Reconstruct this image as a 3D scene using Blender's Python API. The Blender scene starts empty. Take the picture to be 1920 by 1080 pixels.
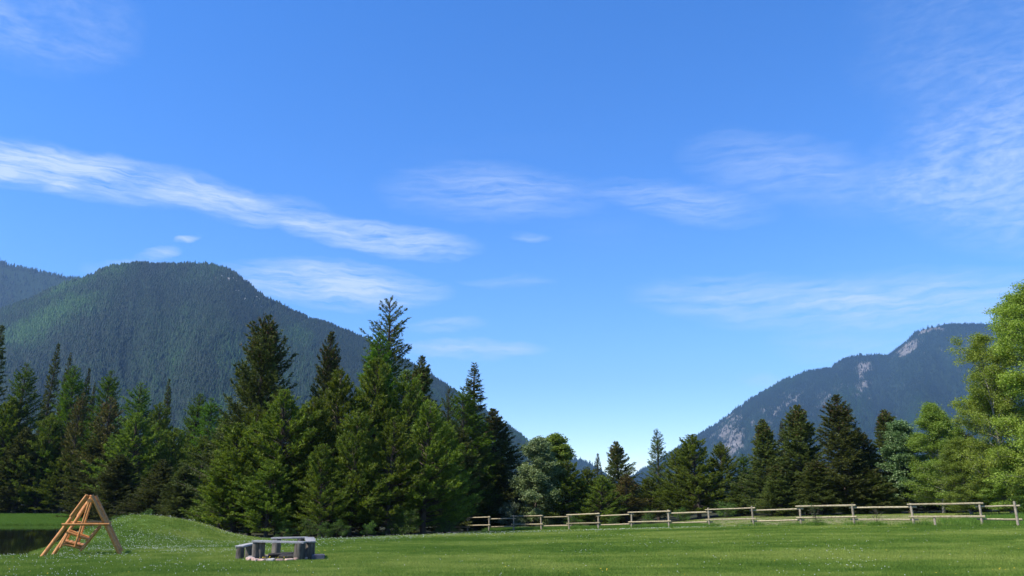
import bpy, math, random
import numpy as np
from mathutils import Vector

R = math.radians
sc = bpy.context.scene
col = sc.collection

# ------------------------------------------------------------------ camera
FPX, CX, CY = 1450.0, 960.0, 540.0          # focal length and centre in 1920x1080 units
FH = FPX * 1.042                            # pixels per unit of x/y at ground level (the camera looks up)
CAMZ = 1.7
PITCH = math.atan((938 - CY) / FPX)
cam_d = bpy.data.cameras.new('camera')
cam_d.sensor_width = 36.0
cam_d.lens = 36.0 * FPX / 1920.0
cam_d.clip_start = 0.1
cam_d.clip_end = 60000
cam = bpy.data.objects.new('camera', cam_d)
col.objects.link(cam)
cam.location = (0, 0, CAMZ)
cam.rotation_euler = (R(90) + PITCH, 0, 0)
sc.camera = cam


def ray(u, v):
    dx, dy = (u - CX) / FPX, (CY - v) / FPX
    c, s = math.cos(PITCH), math.sin(PITCH)
    return np.array([dx, c - dy * s, s + dy * c])


def at(u, v, D):
    """world point seen at picture point (u, v) at ground distance D straight ahead"""
    d = ray(u, v)
    k = D / d[1]
    return Vector((d[0] * k, D, CAMZ + d[2] * k))


# ------------------------------------------------------------------ light
SUN_EL, SUN_AZ = R(52), R(-118)              # azimuth from +Y towards +X
sun_dir = Vector((math.sin(SUN_AZ) * math.cos(SUN_EL), math.cos(SUN_AZ) * math.cos(SUN_EL), math.sin(SUN_EL)))
sd = bpy.data.lights.new('sun', 'SUN')
sd.energy = 4.4
sd.angle = R(0.53)
sd.color = (1.0, 0.95, 0.86)
so = bpy.data.objects.new('sun', sd)
col.objects.link(so)
so.rotation_euler = sun_dir.to_track_quat('Z', 'Y').to_euler()
so.location = sun_dir * 200

world = bpy.data.worlds.new('World')
sc.world = world
world.use_nodes = True
SKY_STRENGTH = 0.15
HAZE_DENSITY = 6.6e-5


def build_world():
    nt = world.node_tree
    nt.nodes.clear()
    N, Lk = nt.nodes.new, nt.links.new
    out = N('ShaderNodeOutputWorld')
    bg = N('ShaderNodeBackground')
    bg.inputs['Strength'].default_value = SKY_STRENGTH
    Lk(bg.outputs[0], out.inputs['Surface'])
    sky = N('ShaderNodeTexSky')
    sky.sky_type = 'NISHITA'
    sky.sun_disc = False
    sky.sun_elevation = SUN_EL
    sky.sun_rotation = SUN_AZ
    sky.altitude = 800
    sky.air_density = 1.0
    sky.dust_density = 0.2
    sky.ozone_density = 3.0
    # clouds: wisps laid out by compass direction and elevation
    tc = N('ShaderNodeTexCoord')
    sep = N('ShaderNodeSeparateXYZ')
    Lk(tc.outputs['Generated'], sep.inputs[0])

    def m(op, a, b=None, c=None, clamp=False):
        n = N('ShaderNodeMath')
        n.operation = op
        n.use_clamp = clamp
        for i, x in enumerate((a, b, c)):
            if x is None:
                continue
            if isinstance(x, (int, float)):
                n.inputs[i].default_value = x
            else:
                Lk(x, n.inputs[i])
        return n.outputs[0]

    az = m('ARCTAN2', sep.outputs['X'], sep.outputs['Y'])
    el = m('ARCSINE', sep.outputs['Z'])
    comb = N('ShaderNodeCombineXYZ')
    Lk(az, comb.inputs[0])
    Lk(el, comb.inputs[1])
    base = comb.outputs[0]

    def mapping(vec, loc=(0, 0, 0), rot=0, scale=(1, 1, 1), kind='POINT'):
        n = N('ShaderNodeMapping')
        n.vector_type = kind
        n.inputs['Location'].default_value = loc
        n.inputs['Rotation'].default_value = (0, 0, rot)
        n.inputs['Scale'].default_value = scale
        Lk(vec, n.inputs['Vector'])
        return n.outputs[0]

    def noise(vec, scale, detail, rough=0.55, dist=0.0):
        n = N('ShaderNodeTexNoise')
        n.inputs['Scale'].default_value = scale
        n.inputs['Detail'].default_value = detail
        n.inputs['Roughness'].default_value = rough
        n.inputs['Distortion'].default_value = dist
        Lk(vec, n.inputs['Vector'])
        return n

    def vm(op, a, b=None, scale=None):
        n = N('ShaderNodeVectorMath')
        n.operation = op
        if not isinstance(a, tuple):
            Lk(a, n.inputs[0])
        else:
            n.inputs[0].default_value = a
        if b is not None:
            if isinstance(b, tuple):
                n.inputs[1].default_value = b
            else:
                Lk(b, n.inputs[1])
        if scale is not None:
            n.inputs['Scale'].default_value = scale
        return n

    # domain warp so that the wisps get torn outlines
    wn = noise(mapping(base, scale=(5, 11, 1)), 1.0, 4)
    warp = vm('SCALE', vm('SUBTRACT', wn.outputs['Color'], (0.5, 0.5, 0.5)).outputs[0], scale=0.034).outputs[0]
    wn2 = noise(mapping(base, scale=(26, 60, 1)), 1.0, 3)
    warp2 = vm('SCALE', vm('SUBTRACT', wn2.outputs['Color'], (0.5, 0.5, 0.5)).outputs[0], scale=0.013).outputs[0]
    p = vm('ADD', vm('ADD', base, warp).outputs[0], warp2).outputs[0]
    flat = vm('MULTIPLY', p, (1, 1, 0)).outputs[0]

    def ae(u, v):
        d = ray(u, v)
        return math.atan2(d[0], d[1]), math.asin(d[2] / np.linalg.norm(d))

    def streaks(lst):
        tot = None
        for (u0, v0, u1, v1, hw, st) in lst:
            a0, e0 = ae(u0, v0)
            a1, e1 = ae(u1, v1)
            L = math.hypot(a1 - a0, e1 - e0) * 0.5
            ang = math.atan2(e1 - e0, a1 - a0)
            q = mapping(flat, loc=((a0 + a1) / 2, (e0 + e1) / 2, 0), rot=ang, scale=(L * 1.15, hw / FPX * 1.25, 1), kind='TEXTURE')
            d2 = vm('DOT_PRODUCT', q, q).outputs['Value']
            f = m('MULTIPLY', m('SUBTRACT', 1.0, d2, clamp=True), st)
            tot = f if tot is None else m('ADD', tot, f)
        return tot

    wisps = streaks([
        (-260, 246, 480, 372, 36, 1.0), (-120, 268, 240, 312, 26, 0.6), (300, 352, 640, 412, 30, 0.75), (540, 418, 890, 464, 28, 1.15),
        (420, 508, 830, 545, 40, 1.2), (740, 655, 1020, 655, 15, 0.85), (760, 617, 910, 612, 13, 0.45),
        (720, 350, 1130, 368, 50, 0.42), (1120, 350, 1450, 400, 34, 0.5), (1190, 545, 1700, 575, 42, 0.6),
        (1500, 555, 2150, 570, 48, 0.7), (1280, 285, 1640, 330, 55, 0.32), (1500, 720, 1380, 705, 16, 0.3), (860, 520, 1040, 524, 10, .3),
        (1450, 640, 1800, 650, 34, 0.35), (-40, 327, 34, 324, 10, 0.7), (76, 358, 150, 344, 9, .6), (330, 447, 378, 438, 6, .8),
        (250, 475, 340, 462, 9, .7), (160, 500, 330, 490, 14, .45), (960, 445, 1030, 450, 8, .4)])
    rip = streaks([
        (1640, 320, 2150, 345, 105, 1.15), (1600, 60, 2200, 60, 130, 0.32), (-120, 30, 260, 60, 70, 0.62),
        (1660, 190, 2100, 200, 80, 0.28), (1420, 330, 1760, 345, 60, .3), (-40, 52, 90, 40, 40, 0.5)])
    # fibres along the streaks
    fib = noise(mapping(p, rot=R(11), scale=(11, 105, 1)), 1.0, 8, 0.66, 0.1).outputs['Fac']
    fibm = m('MULTIPLY_ADD', fib, 2.9, -0.90, clamp=True)
    w = m('MULTIPLY', wisps, fibm)
    rp = noise(mapping(p, rot=R(7), scale=(40, 130, 1)), 1.0, 6, 0.62, 0.0).outputs['Fac']
    rpm = m('MULTIPLY_ADD', rp, 2.4, -0.75, clamp=True)
    brk = noise(mapping(base, scale=(9, 16, 1)), 1.0, 4, 0.6).outputs['Fac']
    r = m('MULTIPLY', m('MULTIPLY', rip, m('MULTIPLY_ADD', brk, 3.0, -0.75, clamp=True)), m('MULTIPLY_ADD', rpm, 0.58, 0.10))
    # thin cirrus all round the rest of the sky, same kind of wisps
    big = noise(mapping(base, scale=(1.3, 4.2, 1)), 1.0, 3).outputs['Fac']
    th = m('MULTIPLY', m('MULTIPLY_ADD', big, 3.5, -1.9, clamp=True), m('MULTIPLY', fibm, 0.12))
    tot = m('ADD', m('ADD', w, r), th)
    up = m('MULTIPLY', sep.outputs['Z'], 12.0, clamp=True)
    fac = m('MULTIPLY', m('MULTIPLY', m('MINIMUM', tot, 0.95), 0.74), up)
    hs = N('ShaderNodeHueSaturation')
    hs.inputs['Saturation'].default_value = 1.30
    hs.inputs['Value'].default_value = 1.0
    hs.inputs['Hue'].default_value = 0.506
    tn = N('ShaderNodeMix')
    tn.data_type = 'RGBA'
    tn.blend_type = 'MULTIPLY'
    tn.inputs['Factor'].default_value = 1.0
    tn.inputs['B'].default_value = (1.0, .98, 1.03, 1)
    Lk(sky.outputs[0], tn.inputs['A'])
    Lk(tn.outputs['Result'], hs.inputs['Color'])
    mix = N('ShaderNodeMix')
    mix.data_type = 'RGBA'
    Lk(fac, mix.inputs['Factor'])
    Lk(hs.outputs[0], mix.inputs['A'])
    mix.inputs['B'].default_value = (3.3, 3.75, 4.4, 1)
    Lk(mix.outputs['Result'], bg.inputs['Color'])


build_world()
sc.view_settings.view_transform = 'Standard'
sc.view_settings.look = 'None'
sc.view_settings.exposure = 0.88
sc.view_settings.gamma = 1.0
sc.view_settings.use_curve_mapping = False
sc.cycles.use_denoising = True
sc.cycles.max_bounces = 6
sc.cycles.transparent_max_bounces = 8
sc.cycles.volume_bounces = 0


# ------------------------------------------------------------------ helpers
def tag(o, label=None, cat=None, group=None, kind=None):
    if label: o['label'] = label
    if cat: o['category'] = cat
    if group: o['group'] = group
    if kind: o['kind'] = kind
    return o


def empty(name, loc=(0, 0, 0), rz=0.0):
    o = bpy.data.objects.new(name, None)
    col.objects.link(o)
    o.location = loc
    o.rotation_euler = (0, 0, rz)
    o.empty_display_size = 0.3
    return o


def link(name, me, parent=None):
    o = bpy.data.objects.new(name, me)
    col.objects.link(o)
    if parent is not None:
        o.parent = parent
    return o


def np_mesh(name, V, F, mats, attrs=None, mat_idx=None, smooth=False):
    """fast mesh: V (n,3), F (m,k) faces of one size"""
    me = bpy.data.meshes.new(name)
    V = np.ascontiguousarray(V, dtype=np.float32)
    F = np.ascontiguousarray(F, dtype=np.int32)
    n, k = F.shape
    me.vertices.add(len(V))
    me.vertices.foreach_set('co', V.ravel())
    me.loops.add(n * k)
    me.loops.foreach_set('vertex_index', F.ravel())
    me.polygons.add(n)
    me.polygons.foreach_set('loop_start', np.arange(0, n * k, k, dtype=np.int32))
    me.polygons.foreach_set('loop_total', np.full(n, k, dtype=np.int32))
    if mat_idx is not None:
        me.polygons.foreach_set('material_index', np.ascontiguousarray(mat_idx, dtype=np.int32))
    if smooth:
        me.polygons.foreach_set('use_smooth', np.ones(n, dtype=bool))
    for a, val in (attrs or {}).items():
        at_ = me.attributes.new(a, 'FLOAT', 'POINT')
        at_.data.foreach_set('value', np.ascontiguousarray(val, dtype=np.float32))
    me.update(calc_edges=True)
    for mm in (mats if isinstance(mats, (list, tuple)) else [mats]):
        me.materials.append(mm)
    return me


def unit(a):
    return a / np.maximum(np.linalg.norm(a, axis=-1, keepdims=True), 1e-9)


def sstep(a, b, x):
    t = np.clip((x - a) / (b - a), 0, 1)
    return t * t * (3 - 2 * t)


_lat = np.random.default_rng(7).random((256, 256))


def vnoise(x, y):
    x, y = np.asarray(x, float), np.asarray(y, float)
    xi, yi = np.floor(x).astype(int), np.floor(y).astype(int)
    fx, fy = x - xi, y - yi
    fx, fy = fx * fx * (3 - 2 * fx), fy * fy * (3 - 2 * fy)
    g = lambda a, b: _lat[a & 255, b & 255]
    return (g(xi, yi) * (1 - fx) + g(xi + 1, yi) * fx) * (1 - fy) + (g(xi, yi + 1) * (1 - fx) + g(xi + 1, yi + 1) * fx) * fy


def fbm(x, y, o=4):
    s, a, t = 0, 1, 0
    for i in range(o):
        s = s + a * vnoise(x * 2 ** i + 17.3 * i, y * 2 ** i + 5.1 * i)
        t += a
        a *= 0.5
    return s / t


class MB:
    """collects shapes into one mesh"""

    def __init__(s):
        s.v, s.f = [], []

    def ring(s, p0, p1, r0, r1, n=10, bump=0.0, seg=1, rng=None, squash=1.0):
        p0, p1 = Vector(p0), Vector(p1)
        ax = (p1 - p0).normalized()
        a = ax.orthogonal().normalized()
        b = ax.cross(a)
        base = len(s.v)
        ph = [rng.uniform(-1, 1) if rng else 0 for _ in range(n)]
        for j in range(seg + 1):
            t = j / seg
            c = p0.lerp(p1, t)
            if rng and 0 < j < seg:
                c = c + a * rng.uniform(-1, 1) * bump * 0.4 + b * rng.uniform(-1, 1) * bump * 0.4
            r = r0 + (r1 - r0) * t
            for i in range(n):
                an = 2 * math.pi * i / n
                rr = r + bump * (ph[i] * 0.7 + (rng.uniform(-1, 1) * 0.3 if rng else 0))
                s.v.append(c + (a * math.cos(an) + b * math.sin(an) * squash) * rr)
        for j in range(seg):
            for i in range(n):
                q = base + j * n
                s.f.append((q + i, q + (i + 1) % n, q + n + (i + 1) % n, q + n + i))
        s.f.append(tuple(base + i for i in reversed(range(n))))
        s.f.append(tuple(base + seg * n + i for i in range(n)))
        return s

    def slab(s, c, ex, ey, ez, cut=0.012):
        """box about centre c with half vectors, edges chamfered a little"""
        c, ex, ey, ez = Vector(c), Vector(ex), Vector(ey), Vector(ez)
        lx, ly, lz = ex.length, ey.length, ez.length
        k = min(cut, 0.4 * min(lx, ly, lz))
        base = len(s.v)
        prof = []
        for sx, sy, a in ((1, 1, 0), (1, 1, 1), (-1, 1, 1), (-1, 1, 0), (-1, -1, 0), (-1, -1, 1), (1, -1, 1), (1, -1, 0)):
            px = sx * (1 - (k / lx if a else 0))
            py = sy * (1 - (0 if a else k / ly))
            prof.append((px, py))
        zs = [(-1, 1 - k / max(lx, ly)), (-1 + k / lz, 1), (1 - k / lz, 1), (1, 1 - k / max(lx, ly))]
        for z, m in zs:
            for px, py in prof:
                s.v.append(c + ex * px * m + ey * py * m + ez * z)
        n = 8
        for j in range(3):
            for i in range(n):
                q = base + j * n
                s.f.append((q + i, q + (i + 1) % n, q + n + (i + 1) % n, q + n + i))
        s.f.append(tuple(base + i for i in reversed(range(n))))
        s.f.append(tuple(base + 3 * n + i for i in range(n)))
        return s

    def build(s, name, mat, parent=None, smooth=True):
        me = bpy.data.meshes.new(name)
        me.from_pydata([tuple(v) for v in s.v], [], s.f)
        me.update()
        if smooth:
            me.polygons.foreach_set('use_smooth', np.array([len(p.vertices) == 4 for p in me.polygons]))
            try:
                me.set_sharp_from_angle(angle=R(45))
            except Exception:
                pass
        me.materials.append(mat)
        return link(name, me, parent)


# ------------------------------------------------------------------ materials
def new_mat(name):
    m = bpy.data.materials.new(name)
    m.use_nodes = True
    nt = m.node_tree
    nt.nodes.clear()
    return m, nt, nt.nodes.new('ShaderNodeOutputMaterial')


def ramp_node(nt, fac, stops):
    n = nt.nodes.new('ShaderNodeValToRGB')
    e = n.color_ramp.elements
    while len(e) < len(stops):
        e.new(0.5)
    for i, (p, c) in enumerate(stops):
        e[i].position = p
        e[i].color = (*c, 1)
    nt.links.new(fac, n.inputs[0])
    return n.outputs[0]


def leaf_mat(name, dark, mid, light, transl=0.35, gloss=0.12, objvar=0.25):
    m, nt, out = new_mat(name)
    N, Lk = nt.nodes.new, nt.links.new
    at_ = N('ShaderNodeAttribute')
    at_.attribute_name = 'var'
    c = ramp_node(nt, at_.outputs['Fac'], [(0.0, dark), (0.55, mid), (1.0, light)])
    oi = N('ShaderNodeObjectInfo')
    hs = N('ShaderNodeHueSaturation')
    mr = N('ShaderNodeMapRange')
    mr.inputs['To Min'].default_value = 1 - objvar
    mr.inputs['To Max'].default_value = 1 + objvar
    Lk(oi.outputs['Random'], mr.inputs['Value'])
    Lk(mr.outputs[0], hs.inputs['Value'])
    mr2 = N('ShaderNodeMapRange')
    mr2.inputs['To Min'].default_value = 0.488
    mr2.inputs['To Max'].default_value = 0.512
    Lk(oi.outputs['Random'], mr2.inputs['Value'])
    Lk(mr2.outputs[0], hs.inputs['Hue'])
    Lk(c, hs.inputs['Color'])
    b = N('ShaderNodeBsdfPrincipled')
    b.inputs['Roughness'].default_value = 0.55
    b.inputs['Specular IOR Level'].default_value = gloss
    Lk(hs.outputs[0], b.inputs['Base Color'])
    t = N('ShaderNodeBsdfTranslucent')
    ts = N('ShaderNodeHueSaturation')
    ts.inputs['Saturation'].default_value = 1.15
    ts.inputs['Value'].default_value = 1.15
    Lk(hs.outputs[0], ts.inputs['Color'])
    Lk(ts.outputs[0], t.inputs['Color'])
    mx = N('ShaderNodeMixShader')
    mx.inputs[0].default_value = transl
    Lk(b.outputs[0], mx.inputs[1])
    Lk(t.outputs[0], mx.inputs[2])
    Lk(mx.outputs[0], out.inputs['Surface'])
    return m


def rough_mat(name, c0, c1, c2=None, scale=6.0, stretch=(1, 1, 1), rough=0.8, bump=0.3, bscale=None, spec=0.3, objvar=0.0):
    m, nt, out = new_mat(name)
    N, Lk = nt.nodes.new, nt.links.new
    tc = N('ShaderNodeTexCoord')
    mp = N('ShaderNodeMapping')
    mp.inputs['Scale'].default_value = stretch
    Lk(tc.outputs['Object'], mp.inputs[0])
    n = N('ShaderNodeTexNoise')
    n.inputs['Scale'].default_value = scale
    n.inputs['Detail'].default_value = 6
    n.inputs['Roughness'].default_value = 0.65
    Lk(mp.outputs[0], n.inputs['Vector'])
    stops = [(0.3, c0), (0.7, c1)] if c2 is None else [(0.28, c0), (0.5, c1), (0.72, c2)]
    c = ramp_node(nt, n.outputs['Fac'], stops)
    if objvar:
        oi = N('ShaderNodeObjectInfo')
        mr = N('ShaderNodeMapRange')
        mr.inputs['To Min'].default_value = 1 - objvar
        mr.inputs['To Max'].default_value = 1 + objvar
        Lk(oi.outputs['Random'], mr.inputs['Value'])
        hs = N('ShaderNodeHueSaturation')
        Lk(mr.outputs[0], hs.inputs['Value'])
        Lk(c, hs.inputs['Color'])
        c = hs.outputs[0]
    b = N('ShaderNodeBsdfPrincipled')
    b.inputs['Roughness'].default_value = rough
    b.inputs['Specular IOR Level'].default_value = spec
    Lk(c, b.inputs['Base Color'])
    if bump:
        bn = N('ShaderNodeBump')
        bn.inputs['Strength'].default_value = bump
        bn.inputs['Distance'].default_value = 0.02
        n2 = N('ShaderNodeTexNoise')
        n2.inputs['Scale'].default_value = bscale or scale * 3
        n2.inputs['Detail'].default_value = 5
        Lk(mp.outputs[0], n2.inputs['Vector'])
        Lk(n2.outputs['Fac'], bn.inputs['Height'])
        Lk(bn.outputs[0], b.inputs['Normal'])
    Lk(b.outputs[0], out.inputs['Surface'])
    return m


M = {}
M['pine'] = leaf_mat('pine_needles', (0.056, 0.084, 0.015), (0.126, 0.168, 0.026), (0.215, 0.257, 0.042), transl=.38)
M['larch'] = leaf_mat('larch_needles', (0.045, 0.087, 0.011), (0.096, 0.168, 0.021), (0.169, 0.252, 0.033), transl=.4)
M['spruce'] = leaf_mat('spruce_needles', (0.038, 0.047, 0.012), (0.076, 0.090, 0.022), (0.141, 0.152, 0.033), transl=.30)
M['fir'] = leaf_mat('fir_needles', (0.055, 0.079, 0.021), (0.111, 0.146, 0.035), (0.194, 0.232, 0.056), transl=.38)
M['brownpine'] = leaf_mat('rusty_needles', (0.052, 0.046, 0.013), (0.108, 0.096, 0.023), (0.175, 0.140, 0.034), transl=.2)
M['cone'] = rough_mat('cone_scales', (.060, .028, .012), (.13, .062, .026), scale=20, bump=0)
M['birch'] = leaf_mat('birch_leaves', (0.122, 0.168, 0.024), (0.231, 0.290, 0.044), (0.366, 0.419, 0.085), transl=.42, gloss=.2)
M['aspen'] = leaf_mat('aspen_leaves', (0.099, 0.150, 0.024), (0.185, 0.258, 0.042), (0.305, 0.370, 0.080), transl=.42, gloss=.2)
M['poplar'] = leaf_mat('poplar_leaves', (0.059, 0.113, 0.034), (0.119, 0.194, 0.059), (0.270, 0.329, 0.158), transl=.3, gloss=.4)
M['silver'] = leaf_mat('silvery_leaves', (.085, .125, .040), (.175, .225, .085), (.30, .34, .18), transl=.35, gloss=.2)
M['shrub'] = leaf_mat('shrub_leaves', (0.042, 0.083, 0.016), (0.090, 0.158, 0.029), (0.165, 0.240, 0.052), transl=.35)
M['paleshrub'] = leaf_mat('pale_shrub_leaves', (.06, .09, .04), (.15, .19, .10), (.36, .38, .28), transl=.3)
M['bark'] = rough_mat('bark', (.035, .025, .018), (.10, .075, .055), scale=5, stretch=(1, 1, .25), bump=.6)
M['birchbark'] = rough_mat('birch_bark', (.07, .06, .05), (.22, .20, .17), (.36, .34, .30), scale=4, stretch=(1, 1, 2.5), bump=.2)
M['rail'] = rough_mat('weathered_rail_wood', (.19, .15, .085), (.32, .265, .16), (.43, .37, .245), scale=9, stretch=(1, 1, 1), bump=.25, objvar=.12)
M['post'] = rough_mat('weathered_post_wood', (.15, .12, .085), (.29, .24, .17), (.38, .33, .25), scale=9, bump=.3, objvar=.15)
M['log'] = rough_mat('varnished_log', (.34, .115, .024), (.52, .21, .046), (.64, .32, .090), scale=5, stretch=(2, 2, 2), rough=.42, bump=.15, spec=.5, objvar=.12)
M['plank'] = rough_mat('grey_weathered_plank', (.12, .12, .12), (.25, .245, .24), (.38, .37, .36), scale=7, stretch=(1, 5, 5), bump=.3, objvar=.1)
M['stump'] = rough_mat('stump_bark', (.032, .026, .020), (.085, .072, .056), (.19, .165, .13), scale=9, stretch=(1, 1, .22), bump=.9, bscale=16, objvar=.25)
M['stone'] = rough_mat('fire_ring_stone', (.16, .14, .13), (.34, .30, .27), (.50, .46, .42), scale=9, bump=.5, objvar=.3)
M['pinkstone'] = rough_mat('pink_brick_stone', (.22, .12, .09), (.42, .28, .22), (.55, .44, .37), scale=9, bump=.5, objvar=.25)
M['darkstone'] = rough_mat('dark_stone', (.05, .05, .062), (.10, .10, .125), scale=7, bump=.5, objvar=.2)
M['char'] = rough_mat('charcoal', (.006, .006, .006), (.022, .02, .018), (.05, .045, .04), scale=14, bump=.6)
M['rock'] = rough_mat('mountain_rock', (.20, .18, .17), (.34, .31, .29), (.48, .45, .43), scale=.05, bump=0)
M['clover'] = rough_mat('clover_petals', (.62, .62, .55), (.82, .82, .76), scale=30, bump=0)
M['dandelion'] = rough_mat('dandelion_petals', (.75, .50, .03), (.85, .62, .06), scale=30, bump=0)
M['stem'] = rough_mat('flower_stem', (.05, .11, .02), (.08, .15, .03), scale=30, bump=0)


# ------------------------------------------------------------------ terrain
FL0, FLD = np.array([25.0, 43.0]), np.array([-0.96, 0.97])       # fence line: start and direction (per unit t)
POND_Y = [28, 34, 37, 44, 52, 60, 68, 79]
POND_X = [-16.0, -19.6, -21.6, -24.8, -27.9, -31.0, -34.2, -39.5]
WATER_Z = -0.66


def pond_sd(x, y):
    xs = np.interp(y, POND_Y, POND_X) + 0.7 * (vnoise(x * .35 + 3, y * .35) - .5)
    a = (xs - x) * 0.9
    b = (y - 31.5) - 0.10 * np.maximum(-24 - x, 0) * 0 + 0.8 * (vnoise(x * .3, 9.2) - .5)
    c = 79.5 - y + 1.2 * (vnoise(x * .22, 4.4) - .5)
    return np.minimum(np.minimum(a, b), c)


def terrain(x, y):
    x, y = np.asarray(x, float), np.asarray(y, float)
    ramp = sstep(12, 40, y)
    xs = np.clip(x, -40, 42)
    yc = np.clip(y, 0, 100)
    right = sstep(-24, -12, x)
    h = ramp * (.022 * np.maximum(xs, 0) + .012 * np.minimum(xs, 0)) - .004 * yc
    h = h - .025 * right * (1 - .85 * sstep(9, 22, x)) * np.maximum(np.minimum(yc, 85) - 48, 0)
    # the dry paddock beyond the fence climbs gently
    h = h + .36 * sstep(.5, 12, fence_side(x, y)) * sstep(8, 20, x) * (1 - sstep(60, 120, x))
    # grassy mound
    dx = x + 18.6
    r2 = (dx / np.where(dx > 0, 6.0, 4.4)) ** 2 + ((y - 41.0) / 7.0) ** 2
    h = h + (1.04 + .28 * (fbm(x * .3 + 2, y * .3, 3) - .5)) * np.maximum(1 - r2 - .5 * (fbm(x * .22, y * .22 + 7, 2) - .5), 0) ** 2 * (r2 < 1.3)
    # far bank of the pond
    left = 1 - sstep(-30, -22, x)
    h = h + left * .82 * np.clip((y - 79.0) / 15.0, 0, 1)
    # pond basin
    d = pond_sd(x, y)
    h = h * (1 - sstep(-1.6, 0.4, d)) + (WATER_Z + 0.03) * sstep(-1.6, 0.4, d)
    h = h - 1.3 * sstep(-0.3, 3.0, d)
    # small unevenness
    near = (np.abs(x) < 120) & (y < 140)
    h = h + np.where(near, .05 * (fbm(x * .25, y * .25, 3) - .5), 0) * sstep(8, 20, y)
    # the wooded valley drops away behind
    far = np.hypot(x, y)
    return h - sstep(140, 900, far) * 3.0


def tz(x, y):
    return float(terrain(np.array([x]), np.array([y]))[0])


def fence_side(x, y):
    """metres beyond the fence line (positive = away from the lawn)"""
    n = np.array([-FLD[1], FLD[0]]) / np.linalg.norm(FLD)
    n = -n
    return (np.asarray(x) - FL0[0]) * n[0] + (np.asarray(y) - FL0[1]) * n[1]


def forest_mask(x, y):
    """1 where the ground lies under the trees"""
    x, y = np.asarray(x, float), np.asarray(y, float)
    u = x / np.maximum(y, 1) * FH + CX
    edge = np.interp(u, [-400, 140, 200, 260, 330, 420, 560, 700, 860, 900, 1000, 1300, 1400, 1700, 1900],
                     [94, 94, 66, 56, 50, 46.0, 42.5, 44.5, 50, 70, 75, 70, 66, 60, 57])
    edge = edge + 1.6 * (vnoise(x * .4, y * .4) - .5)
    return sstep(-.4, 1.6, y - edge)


def lawn_tint(x, y):
    a = fbm(x * .10 + 4, y * .30, 4)
    b = fbm(x * .9, y * 1.3 + 9, 3)
    c = fbm(x * .22 + 40, y * .22 + 3, 3)
    return np.clip(.52 + 1.7 * (a - .5) + 1.0 * (b - .5) + 1.1 * (c - .5), 0, 1)


def build_ground():
    def axis(lo, hi, fine0, fine1, step, grow=1.16):
        a = list(np.arange(fine0, fine1 + 1e-6, step))
        s = step
        while a[-1] < hi:
            s *= grow
            a.append(a[-1] + s)
        s = step
        while a[0] > lo:
            s *= grow
            a.insert(0, a[0] - s)
        return np.array(a)
    X = axis(-9000, 9000, -46, 40, .5)
    Y = axis(-4000, 9000, 8, 90, .4)
    gx, gy = np.meshgrid(X, Y)
    gz = terrain(gx, gy)
    V = np.stack([gx.ravel(), gy.ravel(), gz.ravel()], 1)
    nx, ny = len(X), len(Y)
    i = np.arange(nx * ny).reshape(ny, nx)
    F = np.stack([i[:-1, :-1], i[:-1, 1:], i[1:, 1:], i[1:, :-1]], -1).reshape(-1, 4)
    x, y = V[:, 0], V[:, 1]
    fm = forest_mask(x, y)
    fs = fence_side(x, y)
    dry = sstep(-1.6, .6, fs + 1.6 * (fbm(x * .5, y * .5) - .5)) * sstep(4, 12, x + 4 * (fbm(x * .3, y * .3) - .5))
    dry = dry * np.clip(.5 + 1.0 * fbm(x * .6, y * .6), 0, 1)
    mud = sstep(-.75, -.1, pond_sd(x, y)) * np.where(y > 74, .8, .0)
    m, nt, out = new_mat('ground_cover')
    N, Lk = nt.nodes.new, nt.links.new

    def attr(n):
        a = N('ShaderNodeAttribute')
        a.attribute_name = n
        return a.outputs['Fac']

    def mix(f, a, b):
        n = N('ShaderNodeMix')
        n.data_type = 'RGBA'
        Lk(f, n.inputs['Factor'])
        for s, v in (('A', a), ('B', b)):
            if isinstance(v, tuple):
                n.inputs[s].default_value = (*v, 1)
            else:
                Lk(v, n.inputs[s])
        return n.outputs['Result']
    tc = N('ShaderNodeTexCoord')
    nz = N('ShaderNodeTexNoise')
    nz.inputs['Scale'].default_value = 7
    nz.inputs['Detail'].default_value = 8
    nz.inputs['Roughness'].default_value = .7
    Lk(tc.outputs['Object'], nz.inputs['Vector'])
    g = ramp_node(nt, attr('tint'), [(0, (.075, .135, .018)), (.5, (.120, .190, .028)), (1, (.175, .230, .048))])
    g2 = mix(nz.outputs['Fac'], (.040, .075, .014), g)
    dr = ramp_node(nt, nz.outputs['Fac'], [(.3, (.105, .11, .045)), (.5, (.185, .175, .085)), (.7, (.26, .235, .13))])
    c = mix(attr('dry'), g2, dr)
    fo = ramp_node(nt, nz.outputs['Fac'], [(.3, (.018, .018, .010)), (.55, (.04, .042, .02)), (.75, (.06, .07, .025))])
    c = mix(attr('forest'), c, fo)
    mu = ramp_node(nt, nz.outputs['Fac'], [(.3, (.10, .08, .05)), (.7, (.24, .20, .14))])
    c = mix(attr('mud'), c, mu)
    b = N('ShaderNodeBsdfPrincipled')
    b.inputs['Roughness'].default_value = .95
    b.inputs['Specular IOR Level'].default_value = .1
    Lk(c, b.inputs['Base Color'])
    bn = N('ShaderNodeBump')
    bn.inputs['Strength'].default_value = .6
    bn.inputs['Distance'].default_value = .04
    n2 = N('ShaderNodeTexNoise')
    n2.inputs['Scale'].default_value = 18
    n2.inputs['Detail'].default_value = 6
    Lk(tc.outputs['Object'], n2.inputs['Vector'])
    Lk(n2.outputs['Fac'], bn.inputs['Height'])
    Lk(bn.outputs[0], b.inputs['Normal'])
    Lk(b.outputs[0], out.inputs['Surface'])
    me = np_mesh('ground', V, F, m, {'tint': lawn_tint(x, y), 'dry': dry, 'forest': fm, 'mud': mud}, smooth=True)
    tag(link('ground', me), kind='structure')


build_ground()


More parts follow.
